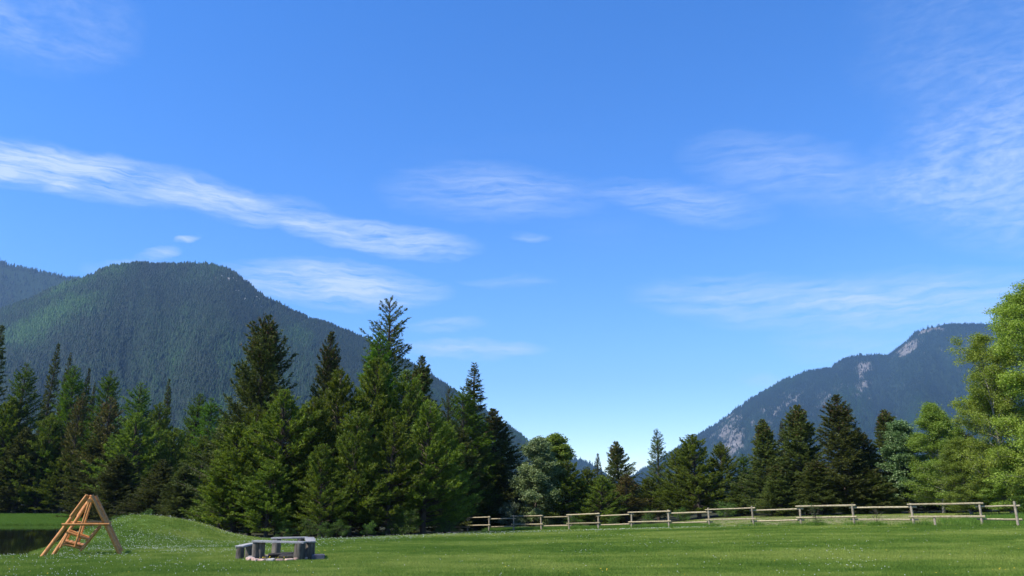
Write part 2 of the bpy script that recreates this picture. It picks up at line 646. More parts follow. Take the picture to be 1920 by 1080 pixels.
def build_water():
    m, nt, out = new_mat('pond_water')
    N, Lk = nt.nodes.new, nt.links.new
    b = N('ShaderNodeBsdfPrincipled')
    b.inputs['Base Color'].default_value = (.012, .016, .008, 1)
    b.inputs['Roughness'].default_value = .03
    b.inputs['IOR'].default_value = 1.33
    tc = N('ShaderNodeTexCoord')
    mp = N('ShaderNodeMapping')
    mp.inputs['Scale'].default_value = (1, .45, 1)
    Lk(tc.outputs['Object'], mp.inputs[0])
    n = N('ShaderNodeTexNoise')
    n.inputs['Scale'].default_value = 2.2
    n.inputs['Detail'].default_value = 3
    Lk(mp.outputs[0], n.inputs['Vector'])
    bn = N('ShaderNodeBump')
    bn.inputs['Strength'].default_value = .12
    bn.inputs['Distance'].default_value = .02
    Lk(n.outputs['Fac'], bn.inputs['Height'])
    Lk(bn.outputs[0], b.inputs['Normal'])
    Lk(b.outputs[0], out.inputs['Surface'])
    V = np.array([(-120, 30, WATER_Z), (-14, 30, WATER_Z), (-20, 50, WATER_Z), (-28, 82, WATER_Z), (-120, 82, WATER_Z)])
    # follow the shore: keep the sheet inside the basin's own rim
    ys = np.linspace(31, 81.5, 60)
    xr = np.interp(ys, POND_Y, POND_X) + 2.0
    pts = [(-120, 31)] + [(a, b_) for a, b_ in zip(xr, ys)] + [(-120, 81.5)]
    me = bpy.data.meshes.new('pond_water')
    me.from_pydata([(a, b_, WATER_Z) for a, b_ in pts], [], [tuple(range(len(pts)))])
    me.materials.append(m)
    tag(link('pond_water', me), kind='structure')


build_water()


# ------------------------------------------------------------------ mountains
def gn_scatter(name, pts, rots, scales, tints, idx, proto_objs, kind='stuff', label=None, cat=None):
    """one object: a point mesh whose geometry nodes set an instance on each point"""
    me = bpy.data.meshes.new(name)
    me.vertices.add(len(pts))
    me.vertices.foreach_set('co', np.ascontiguousarray(pts, dtype=np.float32).ravel())

    def add(n, typ, val, key='value'):
        a = me.attributes.new(n, typ, 'POINT')
        a.data.foreach_set(key, np.ascontiguousarray(val).ravel())
    add('rot', 'FLOAT_VECTOR', np.asarray(rots, dtype=np.float32), 'vector')
    add('scl', 'FLOAT_VECTOR', np.asarray(scales, dtype=np.float32), 'vector')
    add('tint', 'FLOAT', np.asarray(tints, dtype=np.float32))
    add('pick', 'INT', np.asarray(idx, dtype=np.int32))
    ob = link(name, me)
    pc = bpy.data.collections.new(name + '_pieces')          # never linked to the scene
    for i, p in enumerate(proto_objs):
        p.name = '%s_piece_%d' % (name, i)
        pc.objects.link(p)
    ng = bpy.data.node_groups.new(name, 'GeometryNodeTree')
    ng.interface.new_socket('Geometry', in_out='INPUT', socket_type='NodeSocketGeometry')
    ng.interface.new_socket('Geometry', in_out='OUTPUT', socket_type='NodeSocketGeometry')
    N, Lk = ng.nodes.new, ng.links.new
    gi, go = N('NodeGroupInput'), N('NodeGroupOutput')
    ip = N('GeometryNodeInstanceOnPoints')
    ci = N('GeometryNodeCollectionInfo')
    ci.inputs['Collection'].default_value = pc
    ci.inputs['Separate Children'].default_value = True
    ci.inputs['Reset Children'].default_value = True
    ip.inputs['Pick Instance'].default_value = True

    def named(n, t):
        a = N('GeometryNodeInputNamedAttribute')
        a.data_type = t
        a.inputs['Name'].default_value = n
        return a.outputs['Attribute']
    Lk(gi.outputs[0], ip.inputs['Points'])
    Lk(ci.outputs[0], ip.inputs['Instance'])
    Lk(named('pick', 'INT'), ip.inputs['Instance Index'])
    Lk(named('rot', 'FLOAT_VECTOR'), ip.inputs['Rotation'])
    Lk(named('scl', 'FLOAT_VECTOR'), ip.inputs['Scale'])
    Lk(ip.outputs[0], go.inputs[0])
    md = ob.modifiers.new('scatter', 'NODES')
    md.node_group = ng
    for p in proto_objs:
        for mm in p.data.materials:
            if mm.name not in me.materials:
                me.materials.append(mm)
    tag(ob, label, cat, kind=kind)
    return ob


def inst_leaf_mat(name, stops, transl=.25, spec=.15):
    m, nt, out = new_mat(name)
    N, Lk = nt.nodes.new, nt.links.new
    a = N('ShaderNodeAttribute')
    a.attribute_type = 'INSTANCER'
    a.attribute_name = 'tint'
    c = ramp_node(nt, a.outputs['Fac'], stops)
    b = N('ShaderNodeBsdfPrincipled')
    b.inputs['Roughness'].default_value = .6
    b.inputs['Specular IOR Level'].default_value = spec
    Lk(c, b.inputs['Base Color'])
    t = N('ShaderNodeBsdfTranslucent')
    Lk(c, t.inputs['Color'])
    mx = N('ShaderNodeMixShader')
    mx.inputs[0].default_value = transl
    Lk(b.outputs[0], mx.inputs[1])
    Lk(t.outputs[0], mx.inputs[2])
    Lk(mx.outputs[0], out.inputs['Surface'])
    return m


M['farwood'] = inst_leaf_mat('far_conifers', [(0, (.0035, .010, .005)), (.45, (.007, .021, .008)), (.75, (.014, .044, .010)), (1, (.032, .085, .015))], .1)


def far_tree_mesh(seed):
    """small conifer of three ragged skirts, unit height"""
    rng = np.random.default_rng(seed)
    V, F = [], []
    for z0, z1, r in ((.05, .55, .17), (.32, .78, .125), (.58, 1.0, .08)):
        b = len(V)
        n = 7
        for i in range(n):
            a = 2 * math.pi * i / n + rng.uniform(-.3, .3)
            rr = r * rng.uniform(.65, 1.25)
            V.append((rr * math.cos(a), rr * math.sin(a), z0 + rng.uniform(-.05, .05)))
        V.append((rng.normal(0, .01), rng.normal(0, .01), z1))
        F += [(b + i, b + (i + 1) % n, b + n) for i in range(n)]
    me = np_mesh('far_conifer', np.array(V), np.array(F), M['farwood'])
    return bpy.data.objects.new('far_conifer', me)


def mountain_mat(name, rocky):
    m, nt, out = new_mat(name)
    N, Lk = nt.nodes.new, nt.links.new
    a = N('ShaderNodeAttribute')
    a.attribute_name = 'rocky'
    tc = N('ShaderNodeTexCoord')
    n = N('ShaderNodeTexNoise')
    n.inputs['Scale'].default_value = .02
    n.inputs['Detail'].default_value = 8
    n.inputs['Roughness'].default_value = .7
    Lk(tc.outputs['Object'], n.inputs['Vector'])
    g = ramp_node(nt, n.outputs['Fac'], [(.3, (.007, .014, .007)), (.6, (.014, .026, .012)), (.8, (.028, .040, .020))])
    r = ramp_node(nt, n.outputs['Fac'], [(.3, (.09, .08, .07)), (.5, (.20, .175, .155)), (.7, (.32, .29, .265))])
    mx = N('ShaderNodeMix')
    mx.data_type = 'RGBA'
    Lk(a.outputs['Fac'], mx.inputs['Factor'])
    Lk(g, mx.inputs['A'])
    Lk(r, mx.inputs['B'])
    b = N('ShaderNodeBsdfPrincipled')
    b.inputs['Roughness'].default_value = .95
    b.inputs['Specular IOR Level'].default_value = .1
    Lk(mx.outputs['Result'], b.inputs['Base Color'])
    Lk(b.outputs[0], out.inputs['Surface'])
    return m


def mountain(name, prof, D, foot, ntrees, th, seed, rock_fn=None, tint_fn=None, spur=.10, expo=1.25, dnear=0.0):
    """a ridge whose crest follows prof; real distances: crest D metres away, foot `foot` metres away"""
    us = [p[0] for p in prof]
    vs = [p[1] for p in prof]
    nu, nq = 420, 110
    U = np.linspace(us[0], us[-1], nu)
    Vv = np.interp(U, us, vs)
    k = np.ones(5) / 5
    Vv = np.convolve(np.pad(Vv, 2, mode='edge'), k, 'valid')
    cr = np.array([at(u, v, D) for u, v in zip(U, Vv)])
    # crest wanders in depth
    wander = 1 + .10 * (fbm(U * .006 + seed, U * 0 + seed, 2) - .5) + dnear * (U - us[0]) / (us[-1] - us[0])
    cz = (cr[:, 2] - CAMZ) * wander + CAMZ - th * .75
    cx, cy = cr[:, 0] * wander, cr[:, 1] * wander

    def surf(uu, q):
        """uu in column units, q: 0 foot .. 1 crest .. 1.5 behind"""
        X = np.interp(uu, np.arange(nu), cx)
        Y = np.interp(uu, np.arange(nu), cy)
        Z = np.interp(uu, np.arange(nu), cz)
        f0 = foot / np.interp(uu, np.arange(nu), cy)
        r = f0 + (1 - f0) * q
        sp = fbm(uu * .045 + seed * 3.1 + q * 1.2, q * 2.2 + seed, 4) - .5
        fine = fbm(uu * .22 + seed, q * 14, 3) - .5
        env = np.clip(q, 0, 1) * np.clip(1 - q, 0, 1) * 4
        z = np.where(q <= 1, np.maximum(Z + 4, 5) * np.clip(q, 0, 1) ** expo, (Z + 4) * (1 - .9 * (q - 1) ** 1.2))
        z = z - 4 + env * Z * spur * (2.2 * sp + .35 * fine)
        r = r + env * .05 * sp
        return X * r, Y * r, z
    uu, qq = np.meshgrid(np.arange(nu, dtype=float), np.concatenate([np.linspace(0, 1, 90), np.linspace(1.02, 1.5, 20)]))
    x, y, z = surf(uu, qq)
    V = np.stack([x.ravel(), y.ravel(), z.ravel()], 1)
    i = np.arange(nu * nq).reshape(nq, nu)
    F = np.stack([i[:-1, :-1], i[:-1, 1:], i[1:, 1:], i[1:, :-1]], -1).reshape(-1, 4)
    pu = np.interp(uu.ravel(), np.arange(nu), U)
    rk = rock_fn(pu, qq.ravel()) if rock_fn else np.zeros(len(V))
    me = np_mesh(name, V, F, mountain_mat(name + '_slope', True), {'rocky': rk}, smooth=True)
    tag(link(name, me), kind='structure')
    # the forest on it
    rng = np.random.default_rng(seed)
    q = rng.random(ntrees) ** .8 * 1.03
    t = rng.random(ntrees) * (nu - 1)
    # a row right along the crest
    ncr = ntrees // 14
    q[:ncr] = 1.0 + rng.normal(0, .006, ncr)
    x, y, z = surf(t, q)
    tu = np.interp(t, np.arange(nu), U)
    keep = rng.random(ntrees) > (rock_fn(tu, q) * 1.25 if rock_fn else 0)
    clump = fbm(t * .3 + 5, q * 22, 3)
    stand = fbm(t * .05 + 9, q * 4 + seed, 3)
    keep &= rng.random(ntrees) < np.clip(.1 + 1.9 * clump * (.55 + .9 * stand), 0, 1)
    h = th * rng.uniform(.6, 1.25, ntrees) * (1 + .35 * (clump - .5)) * (.6 + .8 * stand)
    h[:ncr] *= rng.uniform(.8, 1.6, ncr)
    tint = np.clip(.30 + .9 * (fbm(t * .06, q * 5 + seed, 3) - .5) + .12 * rng.normal(size=ntrees), 0, 1)
    if tint_fn is not None:
        tint = np.clip(tint + tint_fn(tu, q) * (.6 + .6 * rng.random(ntrees)), 0, 1)
    k = keep
    n = int(k.sum())
    scl = np.stack([h[k] * rng.uniform(1.0, 1.7, n)] * 2 + [h[k]], 1)
    rots = np.stack([np.zeros(n), np.zeros(n), rng.uniform(0, 6.28, n)], 1)
    pts = np.stack([x, y, z - .5], 1)[k]
    ob = gn_scatter(name + '_forest', pts, rots, scl, tint[k], rng.integers(0, 4, n), [far_tree_mesh(seed * 10 + j) for j in range(4)])
    return ob, surf, U


PROF_L = [(-260, 690), (-120, 625), (-40, 594), (0, 580), (80, 548), (150, 524), (200, 501), (250, 491), (300, 494), (400, 497), (430, 506), (460, 527),
          (500, 563), (560, 588), (620, 608), (680, 632), (760, 674), (840, 725), (900, 765), (950, 798), (985, 823), (1010, 845), (1060, 890), (1110, 936)]
PROF_B = [(-500, 470), (-200, 450), (-80, 470), (0, 490), (80, 507), (150, 523), (260, 570), (400, 640), (560, 730)]
PROF_H = [(900, 850), (980, 850), (1040, 858), (1080, 860), (1108, 870), (1140, 890), (1180, 905), (1230, 895), (1290, 880), (1400, 880)]
PROF_R = [(1130, 925), (1180, 896), (1240, 858), (1280, 832), (1320, 808), (1350, 790), (1380, 765), (1420, 742), (1470, 712), (1500, 700), (1560, 687), (1572, 676),
          (1600, 667), (1640, 666), (1662, 668), (1690, 645), (1720, 620), (1740, 612), (1790, 606), (1850, 608), (1880, 612), (1960, 622), (2100, 660), (2300, 720)]


def rock_right(u, q):
    n = fbm(u * .035, q * 11, 4)
    n2 = fbm(u * .12 + 7, q * 34, 3)
    band = np.maximum.reduce([
        np.exp(-((u - 1625 + (1 - q) * 70) / 16) ** 2) * sstep(.60, .72, q) * (1 - sstep(.93, .99, q)),
        np.exp(-((u - 1700) / 26) ** 2) * sstep(.86, .9, q) * (1 - sstep(.955, 1.0, q)),
        np.exp(-((u - 1738) / 24) ** 2) * sstep(.95, .98, q),
        .75 * np.exp(-((u - 1365) / 40) ** 2) * sstep(.35, .55, q),
        .55 * np.exp(-((u - 1470) / 45) ** 2) * sstep(.5, .62, q) * (1 - sstep(.8, .9, q)),
        .6 * np.exp(-((u - 1540) / 26) ** 2) * sstep(.5, .62, q) * (1 - sstep(.74, .8, q))])
    n3 = fbm(u * .35 + 1, q * 80, 2)
    return sstep(.59, .80, band * .36 + .24 * n + .36 * n2 + .30 * n3) * .7


def rock_left(u, q):
    n2 = fbm(u * .16 + 7, q * 44, 3)
    band = np.maximum(np.exp(-((u - 420) / 45) ** 2) * sstep(.84, .9, q) * (1 - sstep(.975, 1, q)),
                      .8 * np.exp(-((u - 470) / 22) ** 2) * sstep(.84, .9, q))
    return sstep(.64, .70, band * .34 + .5 * n2)


def tint_left(u, q):
    a = np.exp(-((u - 60) / 130) ** 2) * np.exp(-((q - .80) / .10) ** 2)
    b = .55 * np.exp(-((u - 120) / 120) ** 2) * np.exp(-((q - .97) / .04) ** 2)
    c = .22 * np.exp(-((u - 450) / 160) ** 2) * np.exp(-((q - .45) / .12) ** 2)
    return .8 * a + b + c + .1


mountain('mountain_far', PROF_B, 4600, 2400, 26000, 20, 3)
ob_l, surf_l, U_l = mountain('mountain_left', PROF_L, 3000, 1050, 150000, 13, 5, rock_fn=rock_left, tint_fn=tint_left)
mountain('hill_far', PROF_H, 5200, 3000, 9000, 20, 8)
ob_r, surf_r, U_r = mountain('mountain_right', PROF_R, 5600, 2300, 90000, 17, 11, rock_fn=rock_right, spur=.12)


def scree():
    """pale boulders scattered below the left summit"""
    rng = np.random.default_rng(4)
    ps = []
    for _ in range(70):
        u = rng.normal(425, 26) if rng.random() < .7 else rng.normal(468, 14)
        q = rng.uniform(.86, .985)
        t = np.interp(u, U_l, np.arange(len(U_l)))
        x, y, z = surf_l(np.array([t]), np.array([q]))
        ps.append((x[0], y[0], z[0]))
    ps = np.array(ps)
    r = rng.uniform(1.0, 3.0, len(ps))
    V, F = [], []
    ico = [(0, 0, 1), (.9, 0, .3), (.28, .85, .3), (-.72, .53, .3), (-.72, -.53, .3), (.28, -.85, .3), (0, 0, -1)]
    fc = [(0, 1, 2), (0, 2, 3), (0, 3, 4), (0, 4, 5), (0, 5, 1), (6, 2, 1), (6, 3, 2), (6, 4, 3), (6, 5, 4), (6, 1, 5)]
    for p, rr in zip(ps, r):
        b = len(V)
        V += [(p[0] + a * rr * rng.uniform(.7, 1.3), p[1] + b_ * rr * rng.uniform(.7, 1.3), p[2] + 3 + c * rr * 1.3) for a, b_, c in ico]
        F += [(b + i, b + j, b + k) for i, j, k in fc]
    m = rough_mat('pale_boulders', (.45, .44, .43), (.66, .65, .64), scale=.2, bump=0)
    tag(link('scree_boulders', np_mesh('scree_boulders', np.array(V), np.array(F), m)), kind='stuff')


scree()


# ------------------------------------------------------------------ trees
def tube_mesh(segs, n=6):
    """segs: list of polylines [(p, r), ...]; returns V, F(4)"""
    V, F = [], []
    for pl in segs:
        b = len(V)
        for j, (p, r) in enumerate(pl):
            p = np.asarray(p, float)
            d = np.asarray(pl[min(j + 1, len(pl) - 1)][0], float) - np.asarray(pl[max(j - 1, 0)][0], float)
            d = d / (np.linalg.norm(d) + 1e-9)
            a = np.cross(d, (0, 0, 1) if abs(d[2]) < .9 else (1, 0, 0))
            a /= np.linalg.norm(a)
            c = np.cross(d, a)
            for i in range(n):
                an = 2 * math.pi * i / n
                V.append(p + (a * math.cos(an) + c * math.sin(an)) * r)
        for j in range(len(pl) - 1):
            for i in range(n):
                q = b + j * n
                F.append((q + i, q + (i + 1) % n, q + n + (i + 1) % n, q + n + i))
    return np.array(V), np.array(F)


def rand_unit(rng, n):
    return unit(rng.normal(size=(n, 3)))


def blades(rng, pos, dirn, length, width, bend=None):
    """one thin triangle at each pos"""
    n = len(pos)
    perp = unit(np.cross(dirn, rand_unit(rng, n)))
    w = (width * .5)[:, None]
    tip = pos + dirn * length[:, None]
    V = np.stack([pos - perp * w, pos + perp * w, tip], 1).reshape(-1, 3)
    return V


def conifer(seed, H, Rr, mat, prof, nb, e0, e1, curv, twig_k, tuft_sp, nl, nw, droop=8, zb=.05, upb=.25, spread=.75,
            cones=0, whorl=0, clumpy=.18, bark='bark', tl=.40, bare=.12, maxtw=1.1):
    rng = np.random.default_rng(seed)
    s = zb + (1 - zb) * (np.sort(rng.random(nb)) ** .92)
    if whorl:
        s = np.round(s * whorl) / whorl + rng.normal(0, .004, nb)
    s = np.clip(s, zb, .995)
    a = np.arange(nb) * 2.39996 + rng.normal(0, .35, nb)
    ph = rng.uniform(0, 6.28, 3)
    L = Rr * prof(s) * rng.uniform(.68, 1.14, nb) * (1 + clumpy * np.sin(2 * a + ph[0] + 5 * s) + clumpy * .8 * np.sin(3 * a + ph[1] - 9 * s)) + .12
    e = np.radians(e0 + (e1 - e0) * s + rng.normal(0, 6, nb))
    bx = .012 * H * (np.sin(s * 3 + ph[2]) - math.sin(ph[2]))
    base = np.stack([bx, bx * .6, s * H], 1)
    d = np.stack([np.cos(a) * np.cos(e), np.sin(a) * np.cos(e), np.sin(e)], 1)
    # secondary twigs
    nt_ = np.ceil(L * twig_k).astype(int) + 3
    bi = np.repeat(np.arange(nb), nt_)
    n = len(bi)
    t = bare + (1 - bare) * rng.random(n) ** .75
    side = np.where(rng.random(n) < .5, -1, 1)
    ang = np.radians(rng.uniform(15, 72, n)) * side * (1 - .5 * t)
    l = np.minimum((.14 + tl * L[bi] * (1.05 - t)) * rng.uniform(.55, 1.25, n), maxtw)
    topk = np.clip((1 - s) * 8, .22, 1)
    l = l * topk[bi]
    te = e[bi] * .7 + np.arctan(2 * curv * t) + np.radians(rng.normal(0, 13, n) - droop)
    ta = a[bi] + ang
    td = np.stack([np.cos(ta) * np.cos(te), np.sin(ta) * np.cos(te), np.sin(te)], 1)
    Lb = L[bi]
    to = base[bi] + d[bi] * (Lb * t)[:, None]
    to[:, 2] += curv * Lb * t * t
    # needle tufts
    nf = np.ceil(l / tuft_sp).astype(int) + 2
    fi = np.repeat(np.arange(n), nf)
    m = len(fi)
    q = rng.random(m)
    pos = to[fi] + td[fi] * (l[fi] * q)[:, None] + rng.normal(0, .022, (m, 3))
    nd = unit(td[fi] * .8 + rand_unit(rng, m) * spread + np.array([0, 0, upb]))
    ln = nl * rng.uniform(.6, 1.3, m)
    ln = ln * np.maximum(topk[bi][fi], .55)
    wd = nw * rng.uniform(.6, 1.3, m)
    V = blades(rng, pos, nd, ln, wd)
    tw_var = rng.normal(0, .14, n)
    br_var = rng.normal(0, .12, nb)
    var = np.clip(.45 + tw_var[fi] + br_var[bi][fi] + rng.normal(0, .12, m) + .18 * (q - .5), 0, 1)
    mi = np.zeros(m, int)
    if cones:
        # hanging cones among the upper branch ends
        up = s[bi][fi]
        c = rng.random(m) < cones * sstep(.55, .9, up) * (q > .5)
        mi[c] = 1
    # leader
    me = np_mesh('crown', V, np.arange(3 * m).reshape(-1, 3), [M[mat], M['cone']], {'var': np.repeat(var, 3)}, mat_idx=mi)
    # trunk and limbs
    r0 = .013 * H + .03
    segs = [[((.012 * H * (math.sin(k * 3 + ph[2]) - math.sin(ph[2])), .6 * .012 * H * (math.sin(k * 3 + ph[2]) - math.sin(ph[2])), k * H - (.35 if k == 0 else 0)), r0 * (1 - k) ** .8 + .012)
             for k in np.linspace(0, .99, 9)]]
    for i in range(nb):
        pl = []
        for k in (0, .5, 1.0):
            p = base[i] + d[i] * L[i] * k
            p = p + np.array([0, 0, curv * L[i] * k * k])
            pl.append((p, max((.012 + .012 * L[i]) * (1 - k) ** .7, .006)))
        segs.append(pl)
    tv, tf = tube_mesh(segs, 5)
    tm = np_mesh('trunk', tv, tf, M[bark], smooth=True)
    # size of the crown actually reached
    return dict(crown=me, trunk=tm, H=float(V[:, 2].max()), R=float(np.percentile(np.hypot(V[:, 0], V[:, 1]), 97)))


def broadleaf(seed, H, Rr, mat, bark, nl=30, leaves=26000, lsz=.11, zb=.16, rise=48, prof=None, stems=1, clump=.30, droop=0.0):
    rng = np.random.default_rng(seed)
    prof = prof or (lambda s: np.sin(np.pi * np.clip((s - .02), 0, 1) ** .8) ** .7)
    segs = []
    tips, wts = [], []
    for st in range(stems):
        off = rng.normal(0, .25, 2) * (stems > 1)
        lean = rng.normal(0, .04, 2) * H * (1 + (stems > 1))
        hh = H * (1 if st == 0 else rng.uniform(.72, .95))
        ph = rng.uniform(0, 6.28)
        tr = lambda s: np.array([off[0] + lean[0] * s + .018 * H * math.sin(4 * s + ph), off[1] + lean[1] * s + .014 * H * math.cos(5 * s + ph), s * hh])
        r0 = .011 * H + .02
        segs.append([(tr(k) - (np.array([0, 0, .3]) if k == 0 else 0), r0 * (1 - .93 * k)) for k in np.linspace(0, .98, 10)])
        nn = nl // stems
        for i in range(nn):
            s = zb + (1 - zb) * ((i + rng.random()) / nn) ** .9
            a = i * 2.4 + rng.normal(0, .4)
            L = Rr * float(prof(np.array([s]))[0]) * rng.uniform(.6, 1.15) + .25
            e = R(rise * (.40 + 1.05 * s) + rng.normal(0, 9))
            p = tr(s)
            dirv = np.array([math.cos(a) * math.cos(e), math.sin(a) * math.cos(e), math.sin(e)])
            LL = L / max(math.cos(e), .45)
            pl = []
            for k in np.linspace(0, 1, 5):
                pp = p + dirv * LL * k + np.array([0, 0, -.12 * LL * k * k]) + rng.normal(0, .03, 3) * LL * k
                pl.append((pp, max(r0 * .42 * (1 - s * .6) * (1 - k) ** .8, .008)))
            segs.append(pl)
            ns = int(6 + LL * 3.2)
            for j in range(ns):
                k = .22 + .78 * rng.random() ** .8
                bp = p + dirv * LL * k + np.array([0, 0, -.12 * LL * k * k])
                sd_ = unit(dirv * .6 + rand_unit(rng, 1)[0] * .9 + np.array([0, 0, .15 - droop]))
                sl = (.30 + .34 * LL * (1.1 - k)) * rng.uniform(.6, 1.2)
                e2 = bp + sd_ * sl
                segs.append([(bp, .010), (bp + sd_ * sl * .55 + rng.normal(0, .03, 3), .007), (e2 - np.array([0, 0, droop * sl * .4]), .004)])
                for g in (.35, .65, 1.0):
                    tips.append(bp + sd_ * sl * g - np.array([0, 0, droop * sl * .4 * g]))
                    wts.append(.6 + g)
    tips, wts = np.array(tips), np.array(wts)
    ci = rng.choice(len(tips), leaves, p=wts / wts.sum())
    pos = tips[ci] + rng.normal(0, clump * .55, (leaves, 3)) * np.array([1, 1, .8])
    nd = rand_unit(rng, leaves) + np.array([0, 0, -.25])
    nd = unit(nd)
    perp = unit(np.cross(nd, rand_unit(rng, leaves)))
    sz = lsz * rng.uniform(.6, 1.25, leaves)[:, None]
    # leaf = rhombus
    V = np.stack([pos, pos + nd * sz * .5 + perp * sz * .36, pos + nd * sz, pos + nd * sz * .5 - perp * sz * .36], 1).reshape(-1, 3)
    cv = rng.normal(0, .13, len(tips))
    var = np.clip(.48 + cv[ci] + rng.normal(0, .16, leaves), 0, 1)
    me = np_mesh('crown', V, np.arange(4 * leaves).reshape(-1, 4), M[mat], {'var': np.repeat(var, 4)})
    tv, tf = tube_mesh(segs, 5)
    tm = np_mesh('trunk', tv, tf, M[bark], smooth=True)
    return dict(crown=me, trunk=tm, H=float(np.percentile(V[:, 2], 99.8)), R=float(np.percentile(np.hypot(V[:, 0], V[:, 1]), 96)))


P = {}
pine_prof = lambda s: np.minimum(1.05 * (1 - s) ** .62, 1) * (.62 + .38 * sstep(0, .22, s))
larch_prof = lambda s: (1 - s) ** .55 * (.7 + .3 * sstep(0, .2, s)) + .01
spruce_prof = lambda s: (1 - s) ** .68 * (.85 + .15 * sstep(0, .15, s))
P['pine'] = [conifer(100 + i, 10, 2.7, 'pine', pine_prof, 200, 4, 55, .20, 7.4, .046, .19, .060, droop=-10, upb=.35, spread=.9, zb=.03, bare=.28, clumpy=.24) for i in range(5)]
P['larch'] = [conifer(120 + i, 16, 3.0, 'larch', larch_prof, 300, 2, 50, .08, 6.4, .062, .19, .055, droop=4, upb=.05, spread=.95, zb=.06, clumpy=.14, tl=.34) for i in range(3)]
P['spruce'] = [conifer(140 + i, 13, 2.8, 'spruce', spruce_prof, 380, -6, 52, .16, 6.6, .054, .17, .078, droop=8, upb=.08, spread=.8, cones=.0 if i == 1 else .22, zb=.03, clumpy=.22) for i in range(3)]
P['bigspruce'] = [conifer(150, 17, 4.2, 'spruce', lambda s: (1 - s) ** .66 * (.8 + .2 * sstep(0, .3, s)), 420, 6, 62, .22, 5.8, .060, .19, .075, droop=4, upb=.15, cones=.30, zb=.05, clumpy=.28, maxtw=.9)]
P['narrow'] = [conifer(160 + i, 17, 1.75, 'spruce', lambda s: (1 - s) ** .75, 330, -16, 36, .08, 7, .060, .17, .070, droop=12, upb=-.02, zb=.05, clumpy=.26) for i in range(2)]
P['fir'] = [conifer(170 + i, 16, 3.0, 'fir', lambda s: (1 - s) ** .62, 230, 0, 50, .12, 6.0, .056, .16, .060, droop=6, upb=.12, zb=.1, clumpy=.28, whorl=44, tl=.30) for i in range(2)]
P['greyspruce'] = [conifer(180 + i, 11, 2.3, 'fir', spruce_prof, 390, -4, 50, .16, 7.2, .050, .16, .078, droop=6, upb=.12, cones=.3, zb=.03, clumpy=.24) for i in range(3)]
P['brownpine'] = [conifer(190, 10, 2.4, 'brownpine', pine_prof, 170, 2, 50, .16, 6.0, .056, .18, .064, droop=-4, upb=.3, spread=.85, cones=.35, zb=.05, bare=.25)]
ptop = lambda s: np.minimum(1, (s + .12) * 3.2) * np.clip(1 - s, 0, 1) ** .85
btop = lambda s: np.minimum(1, (s + .15) * 3.0) * np.clip(1 - s, 0, 1) ** .42
P['birch'] = [broadleaf(200, 13, 3.6, 'birch', 'birchbark', nl=90, leaves=170000, lsz=.088, zb=.03, rise=44, clump=.30, prof=btop),
              broadleaf(201, 11, 3.0, 'birch', 'birchbark', nl=70, leaves=115000, lsz=.088, zb=.05, rise=48, stems=2, clump=.28, prof=btop)]
P['aspen'] = [broadleaf(210, 9, 2.2, 'aspen', 'birchbark', nl=60, leaves=76000, lsz=.088, zb=.04, rise=48, clump=.26, prof=ptop)]
P['poplar'] = [broadleaf(220, 9, 1.9, 'poplar', 'bark', nl=44, leaves=36000, lsz=.15, zb=.06, rise=48, clump=.28, prof=ptop),
               broadleaf(221, 9, 1.7, 'aspen', 'bark', nl=44, leaves=40000, lsz=.14, zb=.04, rise=50, clump=.26, prof=ptop)]
P['silver'] = [broadleaf(230, 9, 2.3, 'silver', 'bark', nl=46, leaves=40000, lsz=.15, zb=.04, rise=48, clump=.28, prof=ptop)]
bush_prof = lambda s: np.sqrt(np.clip(1 - s * .75, 0, 1))
P['bush'] = [broadleaf(240 + i, 1.6, 1.0, 'shrub', 'bark', nl=18, leaves=3400, lsz=.10, zb=.02, rise=48, stems=3, clump=.16, prof=bush_prof) for i in range(3)]
P['palebush'] = [broadleaf(250, 1.9, 1.1, 'paleshrub', 'bark', nl=18, leaves=3400, lsz=.10, zb=.04, rise=50, stems=3, clump=.18, prof=bush_prof)]
P['sapling'] = [broadleaf(260, 1.5, .55, 'shrub', 'bark', nl=12, leaves=520, lsz=.07, zb=.05, rise=62, stems=1, clump=.12, prof=bush_prof),
                broadleaf(261, 1.1, .40, 'shrub', 'bark', nl=8, leaves=200, lsz=.06, zb=.10, rise=66, stems=1, clump=.10, prof=bush_prof)]
rng_t = random.Random(3)


def tree(kind, i, u, v, D, w, name, label, group=None, cat='tree'):
    """kind/variant of tree whose tip shows at (u, v) and that stands D metres ahead; w = crown width in metres"""
    p = P[kind][i % len(P[kind])]
    top = at(u, v, D)
    z0 = tz(top.x, D)
    h = top.z - z0
    o = empty(name, (top.x, D, z0 - .02), rng_t.uniform(0, 6.28))
    sxy = w / (2 * p['R'])
    o.scale = (sxy, sxy, h / p['H'])
    link('trunk', p['trunk'], o)
    link('crown', p['crown'], o)
    tag(o, label, cat, group)
    return o


G_POND = 'conifers behind the pond'
